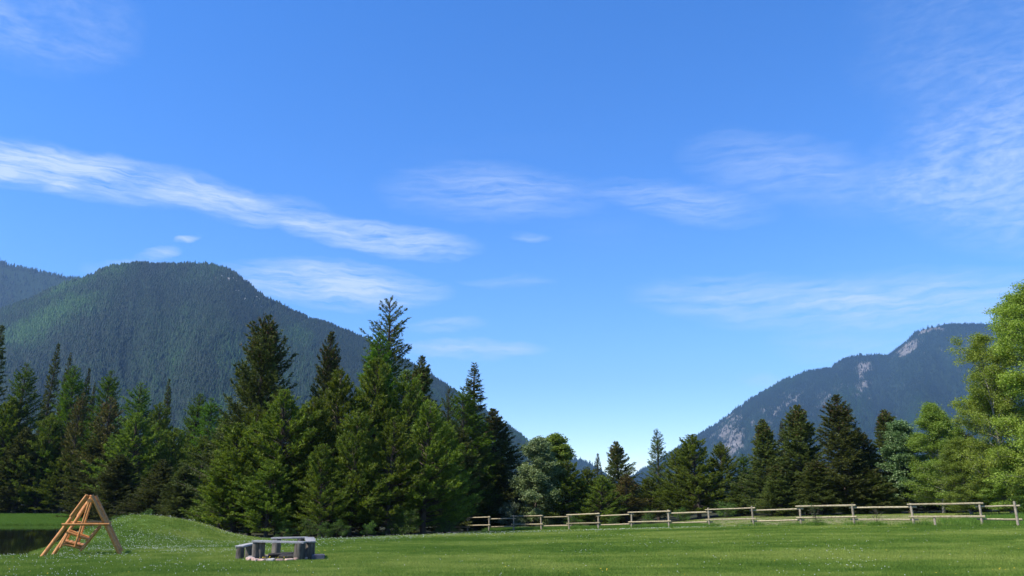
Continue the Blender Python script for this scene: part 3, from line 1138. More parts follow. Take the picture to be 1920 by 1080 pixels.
# behind the pond: (kind, variant, u, v, D, width, name, label)
POND_TREES = [
    ('narrow', 0, 4, 606, 92, 5.2, 'spruce_tree', 'tallest black-green spruce behind the pond, ragged and narrow'),
    ('larch', 0, 62, 678, 91, 7.4, 'larch_tree', 'feathery bright green larch beside the tallest black spruce'),
    ('larch', 1, 146, 684, 91, 7.6, 'larch_tree', 'broad feathery larch with a reddish pine against its side'),
    ('larch', 2, 213, 694, 95, 6.6, 'larch_tree', 'soft pale larch rising behind the rusty-topped pine'),
    ('larch', 0, 272, 715, 91, 7.2, 'larch_tree', 'full bright green larch behind the yellow-green pine by the mound'),
    ('larch', 1, 372, 736, 95, 6.0, 'larch_tree', 'taller of twin slender larches beside the middle clump'),
    ('larch', 2, 392, 744, 92, 6.4, 'larch_tree', 'shorter of twin slender larches beside the middle clump'),
    ('narrow', 0, 108, 642, 98, 3.6, 'spruce_tree', 'tall thin dark spruce spire between two larches behind the pond'),
    ('narrow', 1, 133, 660, 101, 3.0, 'spruce_tree', 'second thin spruce spire tucked close behind the tall thin one'),
    ('narrow', 0, 168, 688, 99, 2.8, 'spruce_tree', 'slim black spruce tip beside the broad feathery larch'),
    ('narrow', 1, 183, 716, 99, 2.4, 'spruce_tree', 'smallest thin spruce tip between broad larch and soft pale larch'),
    ('narrow', 0, 322, 708, 99, 2.8, 'spruce_tree', 'lone thin dark spruce spire standing clear against the wooded mountain'),
    ('brownpine', 0, 207, 742, 87, 6.0, 'pine_tree', 'rusty brown-topped pine between the larches behind the pond'),
    ('brownpine', 0, 158, 735, 89, 4.4, 'pine_tree', 'reddish cone-heavy pine close against the broad larch'),
    ('pine', 0, 20, 742, 89.5, 8.4, 'pine_tree', 'wide olive pine below the tallest black spruce'),
    ('pine', 1, 262, 772, 80, 8.0, 'pine_tree', 'yellow-green pine standing nearest the grassy mound'),
    ('pine', 2, 95, 770, 89, 7.0, 'pine_tree', 'olive pine below the tall thin spruce spire'),
    ('pine', 3, 305, 752, 89, 5.8, 'pine_tree', 'narrow olive pine below the lone thin spire'),
    ('pine', 4, 130, 845, 88.5, 6.6, 'pine_tree', 'short olive pine above the far pond bank'),
    ('pine', 0, 330, 800, 81, 5.6, 'pine_tree', 'dull green pine between yellow-green pine and twin larches'),
    ('pine', 1, 384, 815, 79, 5.8, 'pine_tree', 'dull green pine at the foot of the twin larches'),
    ('pine', 2, 428, 768, 80, 5.4, 'pine_tree', 'green pine in the gap between twin larches and middle clump'),
    ('spruce', 1, 190, 815, 81, 7.0, 'spruce_tree', 'low dark spruce below the rusty-topped pine'),
    ('spruce', 1, 55, 800, 89, 7.5, 'spruce_tree', 'low dark spruce at the pond bank below the feathery larch'),
    ('spruce', 1, 230, 850, 74, 6.0, 'spruce_tree', 'low dark spruce behind the log swing'),
    ('spruce', 1, 300, 860, 70, 5.6, 'spruce_tree', 'low dark spruce right behind the top of the mound'),
    ('spruce', 1, 345, 870, 68, 5.0, 'spruce_tree', 'low dark spruce behind the falling side of the mound'),
]
for kind, i, u, v, D, w, name, lab in POND_TREES:
    tree(kind, i, u, v, D + (9 if u < 200 else 3), w, name, lab, G_POND)

G_MID = 'conifers of the middle clump'
MID_TREES = [
    ('bigspruce', 0, 512, 588, 62, 9.4, 'spruce_tree', 'large dark spruce with broad ragged crown and brown cones above the olive pines'),
    ('spruce', 0, 622, 619, 66, 5.0, 'spruce_tree', 'dark brownish spruce top showing between broad spruce and open-branched fir'),
    ('fir', 0, 723, 552, 62, 7.6, 'fir_tree', 'tallest fir of the clump with open layered branches against the sky'),
    ('larch', 1, 712, 622, 60, 6.0, 'larch_tree', 'bright green larch just below the tall open fir'),
    ('spruce', 2, 785, 665, 60, 6.0, 'spruce_tree', 'dark pointed spruce on the shoulder of the pine clump'),
    ('fir', 1, 847, 722, 66, 3.6, 'fir_tree', 'slim grey-green fir in the notch between pine clump and larch'),
    ('narrow', 1, 899, 677, 80, 6.4, 'spruce_tree', 'dark spruce spire sticking up behind the larch by the fence end'),
    ('larch', 0, 880, 722, 78, 7.6, 'larch_tree', 'fresh green larch standing near the end of the rail fence'),
    ('spruce', 0, 924, 764, 84, 9.2, 'spruce_tree', 'near-black spruce where the rail fence disappears'),
    ('pine', 0, 455, 790, 49, 5.6, 'pine_tree', 'olive pine forming the mound-side edge of the middle clump'),
    ('pine', 1, 540, 728, 49, 6.2, 'pine_tree', 'dense olive pine directly in front of the large dark spruce'),
    ('pine', 2, 488, 755, 52, 5.6, 'pine_tree', 'olive pine between the clump edge and the large dark spruce'),
    ('pine', 3, 590, 742, 50, 5.4, 'pine_tree', 'olive pine below the brownish spruce top'),
    ('pine', 4, 640, 690, 52, 6.2, 'pine_tree', 'yellowish pine crown next to the brownish spruce top'),
    ('pine', 0, 700, 668, 53, 6.4, 'pine_tree', 'tall yellowish pine in front of the bright larch'),
    ('pine', 1, 760, 690, 53, 6.0, 'pine_tree', 'tall olive pine below the dark pointed spruce'),
    ('pine', 2, 668, 760, 48, 5.2, 'pine_tree', 'shorter olive pine in front of the tall yellowish one'),
    ('pine', 3, 800, 748, 50.5, 6.0, 'pine_tree', 'round olive pine in front, before the slim grey-green fir'),
    ('pine', 4, 838, 790, 53, 4.4, 'pine_tree', 'olive pine between the round one and the fresh green larch'),
    ('pine', 0, 425, 850, 49, 4.2, 'pine_tree', 'small olive pine at the foot of the mound'),
    ('pine', 1, 735, 780, 48.5, 5.0, 'pine_tree', 'olive pine standing forward beside the round one'),
    ('pine', 2, 893, 800, 78, 6.0, 'pine_tree', 'olive pine in front of the fresh green larch'),
    ('pine', 3, 610, 830, 46.5, 4.0, 'pine_tree', 'small forward pine right of the log seats'),
    ('pine', 4, 510, 860, 47, 4.0, 'pine_tree', 'small pine rising straight behind the log seats'),
    ('spruce', 1, 560, 770, 58, 5.4, 'spruce_tree', 'shaded spruce behind the pines near the large dark spruce'),
    ('spruce', 1, 690, 760, 60, 6.0, 'spruce_tree', 'shaded spruce deep under the tall open fir'),
    ('spruce', 1, 780, 790, 60, 6.0, 'spruce_tree', 'shaded spruce deep under the dark pointed spruce'),
    ('spruce', 1, 860, 800, 74, 5.6, 'spruce_tree', 'shaded spruce behind the fresh green larch'),
    ('spruce', 1, 460, 790, 60, 5.0, 'spruce_tree', 'shaded spruce under the large dark spruce on the mound side'),
    ('spruce', 1, 620, 800, 55, 5.0, 'spruce_tree', 'shaded spruce under the brownish spruce top'),
    ('spruce', 1, 880, 850, 77, 5.6, 'spruce_tree', 'low shaded spruce against the fence end'),
    ('spruce', 1, 930, 850, 79, 5.6, 'spruce_tree', 'low shaded spruce below the near-black one'),
]
for kind, i, u, v, D, w, name, lab in MID_TREES:
    tree(kind, i, u, v, D, w, name, lab, G_MID)

G_FEN = 'trees behind the rail fence'
FENCE_TREES = [
    ('silver', 0, 1000, 822, 77, 5.6, 'cottonwood_tree', 'pale silvery grey-green cottonwood behind the fence'),
    ('poplar', 1, 1042, 814, 80, 4.6, 'cottonwood_tree', 'leafy green cottonwood beside the silvery one'),
    ('pine', 0, 1062, 862, 78, 5.8, 'pine_tree', 'olive pine in front of the leafy green cottonwood'),
    ('pine', 2, 1105, 872, 80, 5.0, 'pine_tree', 'olive pine below the tiny dark spire'),
    ('pine', 3, 1125, 890, 77, 5.0, 'pine_tree', 'short pine beside the bluish cone-bearing spruce'),
    ('pine', 4, 1215, 893, 79, 4.6, 'pine_tree', 'short pine below the open-branched fir'),
    ('narrow', 0, 1119, 849, 98, 2.4, 'spruce_tree', 'tiny dark spire peeking over the pines in front of the far hill'),
    ('greyspruce', 0, 1157, 826, 84, 5.0, 'spruce_tree', 'bluish spruce with brown cones between pine and valley gap'),
    ('fir', 0, 1227, 802, 84, 4.6, 'fir_tree', 'open-branched fir standing beside the valley gap'),
    ('brownpine', 0, 1172, 888, 78, 4.6, 'pine_tree', 'brownish dull pine below the bluish spruce'),
    ('pine', 1, 1302, 812, 72, 6.8, 'pine_tree', 'big round-topped green pine in front of the rocky mountain foot'),
    ('pine', 2, 1345, 826, 74, 5.6, 'pine_tree', 'green pine pressed against the big round-topped one, mountain side'),
    ('pine', 3, 1268, 838, 74, 4.6, 'pine_tree', 'smaller green pine between open fir and big round-topped pine'),
    ('larch', 2, 1396, 850, 74, 3.6, 'larch_tree', 'small light green larch below the rocky mountain'),
    ('greyspruce', 1, 1435, 783, 66, 4.6, 'spruce_tree', 'slender grey-green spruce next to the small larch'),
    ('narrow', 1, 1471, 788, 74, 2.6, 'spruce_tree', 'dark thin spruce tip between two larger spruces'),
    ('greyspruce', 2, 1496, 758, 65, 5.6, 'spruce_tree', 'full grey-green spruce beside the tallest dark one'),
    ('spruce', 0, 1567, 738, 63, 6.0, 'spruce_tree', 'tallest dark spruce behind the fence with rust-brown cones'),
    ('spruce', 2, 1606, 800, 65, 4.4, 'spruce_tree', 'short dark spruce leaning on the tallest one'),
    ('greyspruce', 0, 1660, 766, 64, 5.2, 'spruce_tree', 'green spruce beside the glossy-leaved poplar'),
    ('poplar', 0, 1686, 790, 62, 3.8, 'poplar_tree', 'dark glossy-leaved poplar with bluish green foliage'),
    ('aspen', 0, 1738, 756, 59, 4.5, 'aspen_tree', 'bright green young aspen behind the fence'),
    ('spruce', 1, 1790, 795, 63, 4.6, 'spruce_tree', 'dark spruce half hidden between aspen and birch'),
    ('birch', 0, 1914, 534, 49, 7.6, 'birch_tree', 'tall yellow-green birch at the fence end'),
    ('birch', 1, 1846, 634, 51, 5.2, 'birch_tree', 'lower many-stemmed birch in front of the tall one'),
    ('aspen', 0, 1803, 822, 53, 3.4, 'birch_tree', 'young low birch filling the space below the many-stemmed one'),
    ('aspen', 0, 1884, 838, 50.5, 3.6, 'birch_tree', 'young low birch in front of the tall birch trunk'),
    ('greyspruce', 0, 1455, 870, 63, 4.0, 'spruce_tree', 'low bushy spruce at the foot of the slender grey-green one'),
    ('greyspruce', 1, 1530, 860, 62, 4.0, 'spruce_tree', 'low bushy spruce between full grey-green and tallest dark spruce'),
    ('greyspruce', 2, 1630, 880, 62, 4.0, 'spruce_tree', 'low bushy spruce between tallest dark spruce and poplar'),
    ('greyspruce', 0, 1390, 900, 70, 3.6, 'spruce_tree', 'low bushy spruce under the small light green larch'),
    ('greyspruce', 1, 1865, 860, 62, 5.0, 'spruce_tree', 'low bushy spruce behind the many-stemmed birch'),
    ('greyspruce', 2, 1760, 860, 63, 4.6, 'spruce_tree', 'low bushy spruce behind the bright aspen'),
    ('greyspruce', 0, 1915, 840, 60, 5.0, 'spruce_tree', 'low bushy spruce behind the tall birch trunk'),
]
for kind, i, u, v, D, w, name, lab in FENCE_TREES:
    tree(kind, i, u, v, D, w, name, lab, G_FEN)
# second rank seen only through gaps
for u, v, D, w, lab in [
        (30, 790, 110, 8, 'the wide olive pine'), (240, 800, 110, 8, 'the soft pale larch'), (350, 810, 108, 8, 'the twin larches'), (100, 800, 108, 8, 'the feathery larch'),
        (170, 810, 107, 8, 'the reddish pine'), (1010, 890, 100, 7, 'the silvery cottonwood'), (1090, 900, 104, 7, 'the leafy cottonwood'), (1180, 910, 104, 7, 'the brownish dull pine'),
        (1250, 900, 100, 7, 'the open-branched fir by the gap'), (1330, 890, 96, 7, 'the big round-topped pine'), (1410, 885, 86, 7, 'the small light larch'), (1500, 880, 82, 7, 'the full grey-green spruce'),
        (1590, 880, 80, 7, 'the tallest rust-coned spruce'), (1680, 880, 78, 7, 'the glossy poplar'), (1780, 870, 78, 7, 'the bright aspen'), (1860, 870, 78, 7, 'the many-stemmed birch'),
        (1290, 905, 92, 7, 'the smaller pine by the fir'), (1140, 905, 98, 6, 'the bluish cone-bearing spruce')]:
    tree('spruce', 1, u, v, D, w, 'spruce_tree', 'shadowy second-rank spruce glimpsed behind ' + lab, 'second rank of spruces')
# undergrowth along the edge of the wood
rb = random.Random(9)
for k, (u, D, h, lab) in enumerate([
        (585, 45.0, 1.1, 'low green shrub just beyond the short wide plank bench'), (612, 44.5, .9, 'small shrub below the small forward pine'), (642, 45, 1.0, 'low shrub between small forward pine and shorter olive pine'),
        (770, 47, 1.5, 'bushy shrub below the round olive pine'), (745, 47.5, 1.2, 'shrub below the forward-standing olive pine'), (690, 46, .9, 'small shrub below the shorter olive pine'), (840, 50.5, 1.1, 'shrub between round olive pine and fence end'),
        (540, 46, .9, 'small shrub right behind the back plank bench'), (265, 60, 1.7, 'larger green shrub at the pond corner behind the mound'), (238, 62, 1.4, 'middle shrub at the pond corner behind the mound'), (215, 64, 1.2, 'small shrub at the pond edge behind the swing'),
        (1080, 75, 1.3, 'shrub below the olive pine by the leafy cottonwood'), (1150, 73, 1.3, 'shrub below the bluish cone-bearing spruce'), (1215, 72, 1.5, 'shrub below the open-branched fir'), (1280, 69, 1.3, 'shrub before the smaller green pine'),
        (1360, 67, 1.4, 'shrub beside the big round-topped pine'), (1000, 78, 1.5, 'green shrub below the silvery cottonwood'), (1440, 65, 1.1, 'shrub before the slender grey-green spruce'), (1480, 64, 1.0, 'shrub before the full grey-green spruce'),
        (1590, 62.5, 1.0, 'shrub before the short dark spruce'), (1680, 61, 1.0, 'shrub before the glossy poplar'), (1780, 60.5, 1.0, 'shrub between aspen and many-stemmed birch')]):
    x = (u - CX) / FH * D
    t = P['bush'][k % 3]
    o = empty('shrub', (x, D, tz(x, D) - .03), rb.uniform(0, 6))
    s = h / t['H']
    o.scale = (s * rb.uniform(1.0, 1.6), s * rb.uniform(1.0, 1.6), s)
    link('stems', t['trunk'], o)
    link('foliage', t['crown'], o)
    tag(o, lab, 'shrub', 'shrubs along the wood edge')
for u, D, h, lab in [(952, 76, 2.6, 'pale-leaved shrub below the silvery cottonwood'), (1872, 54, 1.7, 'pale-leaved shrub under the birches behind the fence')]:
    x = (u - CX) / FH * D
    t = P['palebush'][0]
    o = empty('shrub', (x, D, tz(x, D) - .03), .7)
    s = h / t['H']
    o.scale = (s * 1.2, s * 1.2, s)
    link('stems', t['trunk'], o)
    link('foliage', t['crown'], o)
    tag(o, lab, 'shrub')
for i, (u, off, h, lab) in enumerate([(1531, -.6, 1.35, 'scrappy dark-stemmed sapling in front of the fence rails'), (1642, -.5, 1.0, 'wispy almost leafless sapling in front of the fence rails')]):
    s_ = (u - CX) / FH
    t_ = (FL0[0] - FL0[1] * s_) / (.96 + .97 * s_)
    x, y = FL0[0] - .96 * t_, FL0[1] + .97 * t_
    k = (y + off * 1.2) / y
    x, y = x * k, y * k
    t = P['sapling'][i]
    o = empty('sapling', (x, y, tz(x, y) - .03), 1.0)
    s = h / t['H']
    o.scale = (s * 1.2, s * 1.2, s)
    link('stems', t['trunk'], o)
    link('foliage', t['crown'], o)
    tag(o, lab, 'sapling')


# ------------------------------------------------------------------ rail fence
def fence_pt(u):
    s_ = (u - CX) / FH
    t_ = (FL0[0] - FL0[1] * s_) / (.96 + .97 * s_)
    return Vector((FL0[0] - .96 * t_, FL0[1] + .97 * t_, 0))


def build_fence():
    rng = random.Random(12)
    us = [1906, 1839, 1712, 1600, 1500, 1412, 1329, 1253.5, 1183, 1121, 1067, 1015, 963, 917, 877, 838]
    pts = [fence_pt(u) for u in us]
    for p in pts:
        p.z = tz(p.x, p.y)
    # top of rails: from the picture's sections, (near end, far end) heights above ground follow the ground with alternate stepping
    root = empty('rail_fence', (pts[8].x, pts[8].y, pts[8].z))
    tag(root, 'weathered two-rail log fence with stepped sections along the lawn edge', 'fence')
    inv = Vector(root.location)
    d = (pts[-1] - pts[0])
    d.z = 0
    d.normalize()
    nrm = Vector((-d.y, d.x, 0))
    for k, p in enumerate(pts):
        b = MB()
        lean = Vector((rng.uniform(-.06, .06), rng.uniform(-.06, .06), 0))
        b.ring(p - inv + Vector((0, 0, -.35)), p - inv + Vector((0, 0, 1.22 + rng.uniform(-.03, .05))) + lean, .070, .060, 9, .005, 4, rng)
        b.build('post', M['post'], root)
    q = pts[1].lerp(pts[2], .68)
    q.z = tz(q.x, q.y)
    MB().ring(q - inv + Vector((0, 0, -.3)), q - inv + Vector((0, 0, .52)), .065, .06, 9, .005, 3, rng).build('post', M['post'], root)
    for k in range(len(pts) - 1):
        a, c = pts[k], pts[k + 1]
        step = .075 if k % 2 == 1 else -.075
        ax = (c - a).normalized()
        off = nrm * (.055 if k % 2 else -.055)
        for hz in (1.07, .41):
            p0 = a - ax * .22 + off + Vector((0, 0, hz + step + rng.uniform(-.02, .02))) - inv
            p1 = c + ax * .22 + off + Vector((0, 0, hz + step + rng.uniform(-.02, .02))) - inv
            r = rng.uniform(.048, .058)
            MB().ring(p0, p1, r, r * rng.uniform(.78, .97), 9, .011, 8, rng).build('rail', M['rail'], root)


build_fence()


# ------------------------------------------------------------------ log swing
def build_swing():
    rng = random.Random(2)
    A = at(77, 1037.5, 29.4)
    dep = Vector((-.42, .908, 0)).normalized()
    wid = Vector((.908, .42, 0)).normalized()
    W, DEP, HT = 2.62, 2.70, 2.20
    mid = Vector((A.x, A.y, 0)) + wid * W * .5 + dep * DEP * .5
    z0 = tz(mid.x, mid.y)
    o = empty('log_swing_stand', (mid.x, mid.y, z0))
    tag(o, 'orange varnished log A-frame swing stand by the pond', 'swing frame')

    def P3_(w, d, z):
        q = wid * w + dep * d
        return Vector((q.x, q.y, z))

    P3 = P3_

    def gz(w, d):
        q = mid + wid * w + dep * d
        return tz(q.x, q.y) - z0
    for d in (-DEP / 2, DEP / 2):
        for s in (-1, 1):
            foot = P3(s * W / 2, d, gz(s * W / 2, d) - .08)
            top = P3(s * .055, d, HT)
            MB().ring(foot, top, .075, .066, 12, .003, 5, rng).build('leg', M['log'], o)
            # short brace log pinned to the outer face of the upper leg
            ax = (top - foot).normalized()
            outw = wid * s
            nrm = (outw - ax * outw.dot(ax)).normalized() * (.055 if s < 0 else -.02) + dep * (.10 if d > 0 else -.10)
            MB().ring(top - ax * .90 + nrm, top + nrm - ax * .01, .042, .046, 10, .002, 3, rng).build('upper_brace', M['log'], o)
        MB().ring(P3(-.79, d + .115 * (-1 if d < 0 else 1), 1.17), P3(.76, d + .115 * (-1 if d < 0 else 1), 1.16), .046, .046, 10, .002, 4, rng).build('cross_bar', M['log'], o)
    MB().ring(P3(0, -DEP / 2 - .16, HT - .19), P3(0, DEP / 2 + .16, HT - .19), .075, .072, 12, .003, 5, rng).build('top_beam', M['log'], o)

    P0 = P3
    P3 = lambda w, d, z: P0(w * 1.12, d, z * 1.04)
    s = empty('swing_bench', (mid.x, mid.y, z0))
    tag(s, 'orange wooden two-seat bench hanging tilted inside the log swing stand', 'swing bench')
    BW = .68            # half length of the bench along the beam
    for d in (-BW, BW):
        e = -1 if d < 0 else 1
        dd = d + e * .07
        MB().ring(P0(-.03, dd, HT - .24), P3(-.27, dd, .34), .040, .040, 10, .002, 4, rng).build('hanger', M['log'], s)
        MB().ring(P3(-.70, d, .31), P3(-.52, d, .84), .045, .042, 10, .002, 3, rng).build('front_upright', M['log'], s)
        MB().ring(P3(-.10, d, .19), P3(.38, d, 1.00), .048, .045, 10, .002, 3, rng).build('back_upright', M['log'], s)
        MB().ring(P3(-.58, d, .85), P3(.13, d, .57), .048, .046, 10, .002, 3, rng).build('armrest', M['log'], s)
        MB().ring(P3(-.64, d, .44), P3(-.06, d, .27), .042, .042, 10, .002, 3, rng).build('seat_bearer', M['log'], s)
    # seat slats run along the beam
    for k in range(5):
        t = k / 4
        c = P3(-.58 + .48 * t, 0, .52 - .145 * t)
        sl = (wid * .96 + Vector((0, 0, -.29))).normalized()
        up = dep.cross(sl).normalized()
        up = up if up.z > 0 else -up
        MB().slab(c, dep * (BW + .03), sl * .054, up * .016).build('seat_slat', M['log'], s)
    for k in range(4):
        t = .42 + .55 * k / 3
        c = P3(-.10 + .48 * t - .045, 0, .19 + .81 * t + .03)
        sl = (wid * .48 + Vector((0, 0, .81))).normalized()
        up = dep.cross(sl).normalized()
        MB().slab(c, dep * (BW + .03), sl * .058, up * .016).build('back_slat', M['log'], s)


build_swing()


# ------------------------------------------------------------------ fire pit and log seats
def gpt(u, D):
    D = D * 1.072
    x = (u - CX) / FH * D
    return Vector((x, D, tz(x, D)))


def build_pit():
    rng = random.Random(5)

    def stump(parent, p, h, r, inv):
        b = MB()
        b.ring(p - inv + Vector((0, 0, -.06)), p - inv + Vector((0, 0, h)), r * 1.05, r * .97, 18, .012, 5, rng)
        return b.build('stump', M['stump'], parent)

    def bench(a, c, ha, hc, stumps, label, width=.15, th=.028, over=.14, group=None):
        """plank from a to c (ground points); stumps: (fraction, sideways, radius)"""
        o = empty('log_bench', a.lerp(c, .5))
        tag(o, label, 'bench', group)
        inv = Vector(o.location)
        ax = (c - a)
        L = ax.length
        ax.normalize()
        ha, hc = ha * 1.07, hc * 1.07
        top0, top1 = a + Vector((0, 0, ha)), c + Vector((0, 0, hc))
        for f, sd_, r in stumps:
            p = a.lerp(c, f) + Vector((-ax.y, ax.x, 0)) * sd_
            p.z = tz(p.x, p.y)
            hh = (top0.lerp(top1, f)).z - p.z + .004
            stump(o, p, hh, r, inv)
        d = (top1 - top0).normalized()
        side = Vector((-d.y, d.x, 0)).normalized()
        up = d.cross(side)
        up = up if up.z > 0 else -up
        cen = (top0 + top1) * .5 + up * th - inv
        MB().slab(cen, d * (L * .5 + over), side * width, up * th, .01).build('seat_plank', M['plank'], o)
        return o
    DF = 24.42
    fr_l, fr_r = gpt(486, DF), gpt(569, DF - .15)
    bench(fr_l, fr_r, .52, .49, [(-.01, .0, .11), (.07, .10, .13), (.97, .0, .175)], 'grey plank bench on bark stumps at the open front of the fire ring', width=.13, over=.12)
    bk_l, bk_r = gpt(522, 26.3), gpt(570, 26.2)
    bench(bk_l, bk_r, .55, .56, [(.02, 0, .15), (.95, 0, .13)], 'grey plank bench on stumps across the fire ring, behind the flames', width=.13, over=.16)
    ri_a, ri_b = gpt(586, 24.5), gpt(583, 26.0)
    bench(ri_a, ri_b, .50, .55, [(.06, 0, .155), (.96, 0, .13)], 'short wide plank bench on stumps beside the dark slab', width=.155, over=.10)
    le_a, le_b = gpt(456, 25.0), gpt(478, 26.0)
    bench(le_a, le_b, .35, .39, [(.03, 0, .135), (.72, 0, .12)], 'low plank bench on short stumps set outside the stone ring', width=.14, over=.10)

    # stone ring
    c = gpt(532, 24.85)
    o = empty('fire_pit', c)
    tag(o, 'round fire pit of low pink and grey stones with charred centre', 'fire pit')
    n = 22
    rx, ry = .98, 1.08
    for k in range(n):
        a = 2 * math.pi * (k + .5) / n
        p = Vector((c.x + rx * math.cos(a), c.y + ry * math.sin(a), 0))
        p.z = tz(p.x, p.y)
        tang = Vector((-math.sin(a) * rx, math.cos(a) * ry, 0)).normalized()
        rad = Vector((tang.y, -tang.x, 0))
        Lh = math.pi * .94 / n * .93
        b = MB()
        hh = rng.uniform(.050, .068)
        b.slab(p - c + Vector((0, 0, hh - .03)), tang * Lh * rng.uniform(.9, 1.03), rad * rng.uniform(.085, .11), Vector((rng.uniform(-.01, .01), rng.uniform(-.01, .01), hh)), .022)
        ob = b.build('stone', M[rng.choice(['pinkstone', 'stone', 'stone', 'pinkstone'])], o, smooth=False)
        for vtx in ob.data.vertices:
            vtx.co += Vector((rng.uniform(-1, 1), rng.uniform(-1, 1), rng.uniform(-1, 1))) * .007
    # charred bed and blackened logs in it
    b = MB()
    base = len(b.v)
    b.ring(Vector((0, 0, -.05)), Vector((0, 0, .035)), .70, .62, 22, .03, 2, rng)
    b.build('ash_bed', M['char'], o)
    for x, y, an, L, r, lab in [(-.1, .30, .25, .38, .09, 'charred log lying in the fire pit ash on the low bench side'), (.2, .1, -.5, .34, .07, 'thinnest charred log lying askew in the fire pit ash'), (.25, .42, .05, .36, .10, 'thickest charred log lying in the fire pit near the back bench')]:
        dd = Vector((math.cos(an), math.sin(an), .04)) * L
        q = Vector((x, y, r + .02))
        tag(MB().ring(q - dd, q + dd, r, r * .85, 10, .008, 4, rng).build('charred_log', M['char']), lab, 'log', 'charred logs in the fire pit').location = c
    # dark slab beside the ring
    p = gpt(601, 24.6)
    sb = MB().slab(Vector((0, 0, .075)), Vector((.20, .05, 0)), Vector((-.05, .17, 0)), Vector((.006, 0, .10)), .02).build('stone_slab', M['darkstone'], None, smooth=False)
    sb.location = p
    tag(sb, 'dark bluish stone slab lying beside the fire ring', 'stone')
    p = gpt(476, 24.35)
    st = MB().slab(Vector((0, 0, .06)), Vector((.08, .02, 0)), Vector((-.02, .09, 0)), Vector((0, 0, .085)), .035).build('boulder', M['stone'], None, smooth=False)
    st.location = p
    tag(st, 'small pale loose stone at the fire ring edge near the low bench', 'stone')


build_pit()


# ------------------------------------------------------------------ grass and flowers
M['blade'] = inst_leaf_mat('grass_blades', [(0, (.098, .178, .022)), (.5, (.170, .252, .036)), (1, (.275, .330, .066))], .4, .15)
M['lushblade'] = inst_leaf_mat('lush_grass_blades', [(0, (.080, .170, .020)), (.5, (.130, .240, .030)), (1, (.20, .31, .05))], .45, .2)


def tuft_obj(seed, n, h, spread, w, mat, lean=.5):
    rng = np.random.default_rng(seed)
    a = rng.uniform(0, 6.28, n)
    rr = spread * np.sqrt(rng.random(n))
    pos = np.stack([rr * np.cos(a), rr * np.sin(a), np.full(n, -.01)], 1)
    d = unit(np.stack([rng.normal(0, lean, n), rng.normal(0, lean, n), np.ones(n)], 1))
    V = blades(rng, pos, d, h * rng.uniform(.5, 1.2, n), w * rng.uniform(.7, 1.3, n))
    me = np_mesh('tuft', V, np.arange(3 * n).reshape(-1, 3), M[mat])
    return bpy.data.objects.new('tuft', me)


def visible(x, y, margin=80):
    u = x / y * FH + CX
    return (u > -margin) & (u < 1920 + margin)


def build_grass():
    rng = np.random.default_rng(21)
    # mown lawn: density falls with distance
    n = 420000
    y = 14.5 * (78 / 14.5) ** rng.random(n)
    u = rng.uniform(-60, 1980, n)
    x = (u - CX) / FH * y
    ok = (terrain(x, y) > WATER_Z + .02) & (pond_sd(x, y) < .6) & (forest_mask(x, y) < .5)
    dryish = (fence_side(x, y) > .4) & (x > 7)
    ok &= ~((y > 74) & (x < -25) & (pond_sd(x, y) > -1.0))
    ok &= ~dryish | (rng.random(n) < .25)
    x, y = x[ok], y[ok]
    n = len(x)
    z = terrain(x, y)
    s = (.75 + .018 * y) * rng.uniform(.7, 1.3, n)
    hz = np.minimum(rng.lognormal(-.08, .32, n), 2.6) * (.8 + .006 * y) * (.75 + .6 * fbm(x * .7 + 3, y * .7, 3))
    # longer, wilder grass on the edge of the lawn and by the water
    fe = np.abs(fence_side(x, y)) < .9
    hz = np.where(fe, hz * 1.25, hz)
    pd = pond_sd(x, y) > -1.5
    hz = np.where(pd, hz * 1.8, hz)
    tint = np.clip(lawn_tint(x, y) + rng.normal(0, .16, n), 0, 1)
    gn_scatter('lawn_grass', np.stack([x, y, z], 1), np.stack([np.zeros(n), np.zeros(n), rng.uniform(0, 6.28, n)], 1),
               np.stack([s, s, hz], 1), tint, rng.integers(0, 4, n), [tuft_obj(300 + i, 16, .055, .11, .014, 'blade', .6) for i in range(4)])
    # lush tall grass: far bank of the pond, fence foot, edge of the wood
    pts = []
    m = 60000
    y = rng.uniform(79, 95, m)
    x = (rng.uniform(-60, 300, m) - CX) / FH * y
    k = pond_sd(x, y) < -1.0
    pts.append(np.stack([x[k], y[k]], 1))
    for u_ in [1839, 1712, 1600, 1500, 1412, 1329, 1253.5, 1183, 1121]:
        p = fence_pt(u_)
        pts.append(np.stack([rng.normal(p.x, .38, 70), rng.normal(p.y, .30, 70)], 1))
    m = 14000
    t = rng.uniform(15, 31, m)
    x = FL0[0] - .96 * t + rng.uniform(0, 4, m)
    y = FL0[1] + .97 * t + rng.uniform(0, 5, m)
    pts.append(np.stack([x, y], 1))
    # rough grass under the birches
    m = 5000
    pts.append(np.stack([rng.normal(30.0, 2.2, m), rng.normal(46.0, 1.4, m)], 1))
    for u_ in (1531, 1642):
        p = fence_pt(u_)
        kk = 1 - .7 / p.y
        pts.append(np.stack([rng.normal(p.x * kk, .22, 160), rng.normal(p.y * kk, .16, 160)], 1))
    pts = np.concatenate(pts)
    pts = pts[(forest_mask(pts[:, 0], pts[:, 1]) < .8)]
    x, y = pts[:, 0], pts[:, 1]
    n = len(x)
    gn_scatter('tall_grass', np.stack([x, y, terrain(x, y)], 1), np.stack([np.zeros(n), np.zeros(n), rng.uniform(0, 6.28, n)], 1),
               np.stack([rng.uniform(.8, 1.5, n)] * 2 + [rng.uniform(.35, 1.0, n)], 1), np.clip(rng.normal(.5, .22, n), 0, 1), rng.integers(0, 3, n),
               [tuft_obj(320 + i, 14, .34, .10, .018, 'lushblade', .32) for i in range(3)])


build_grass()


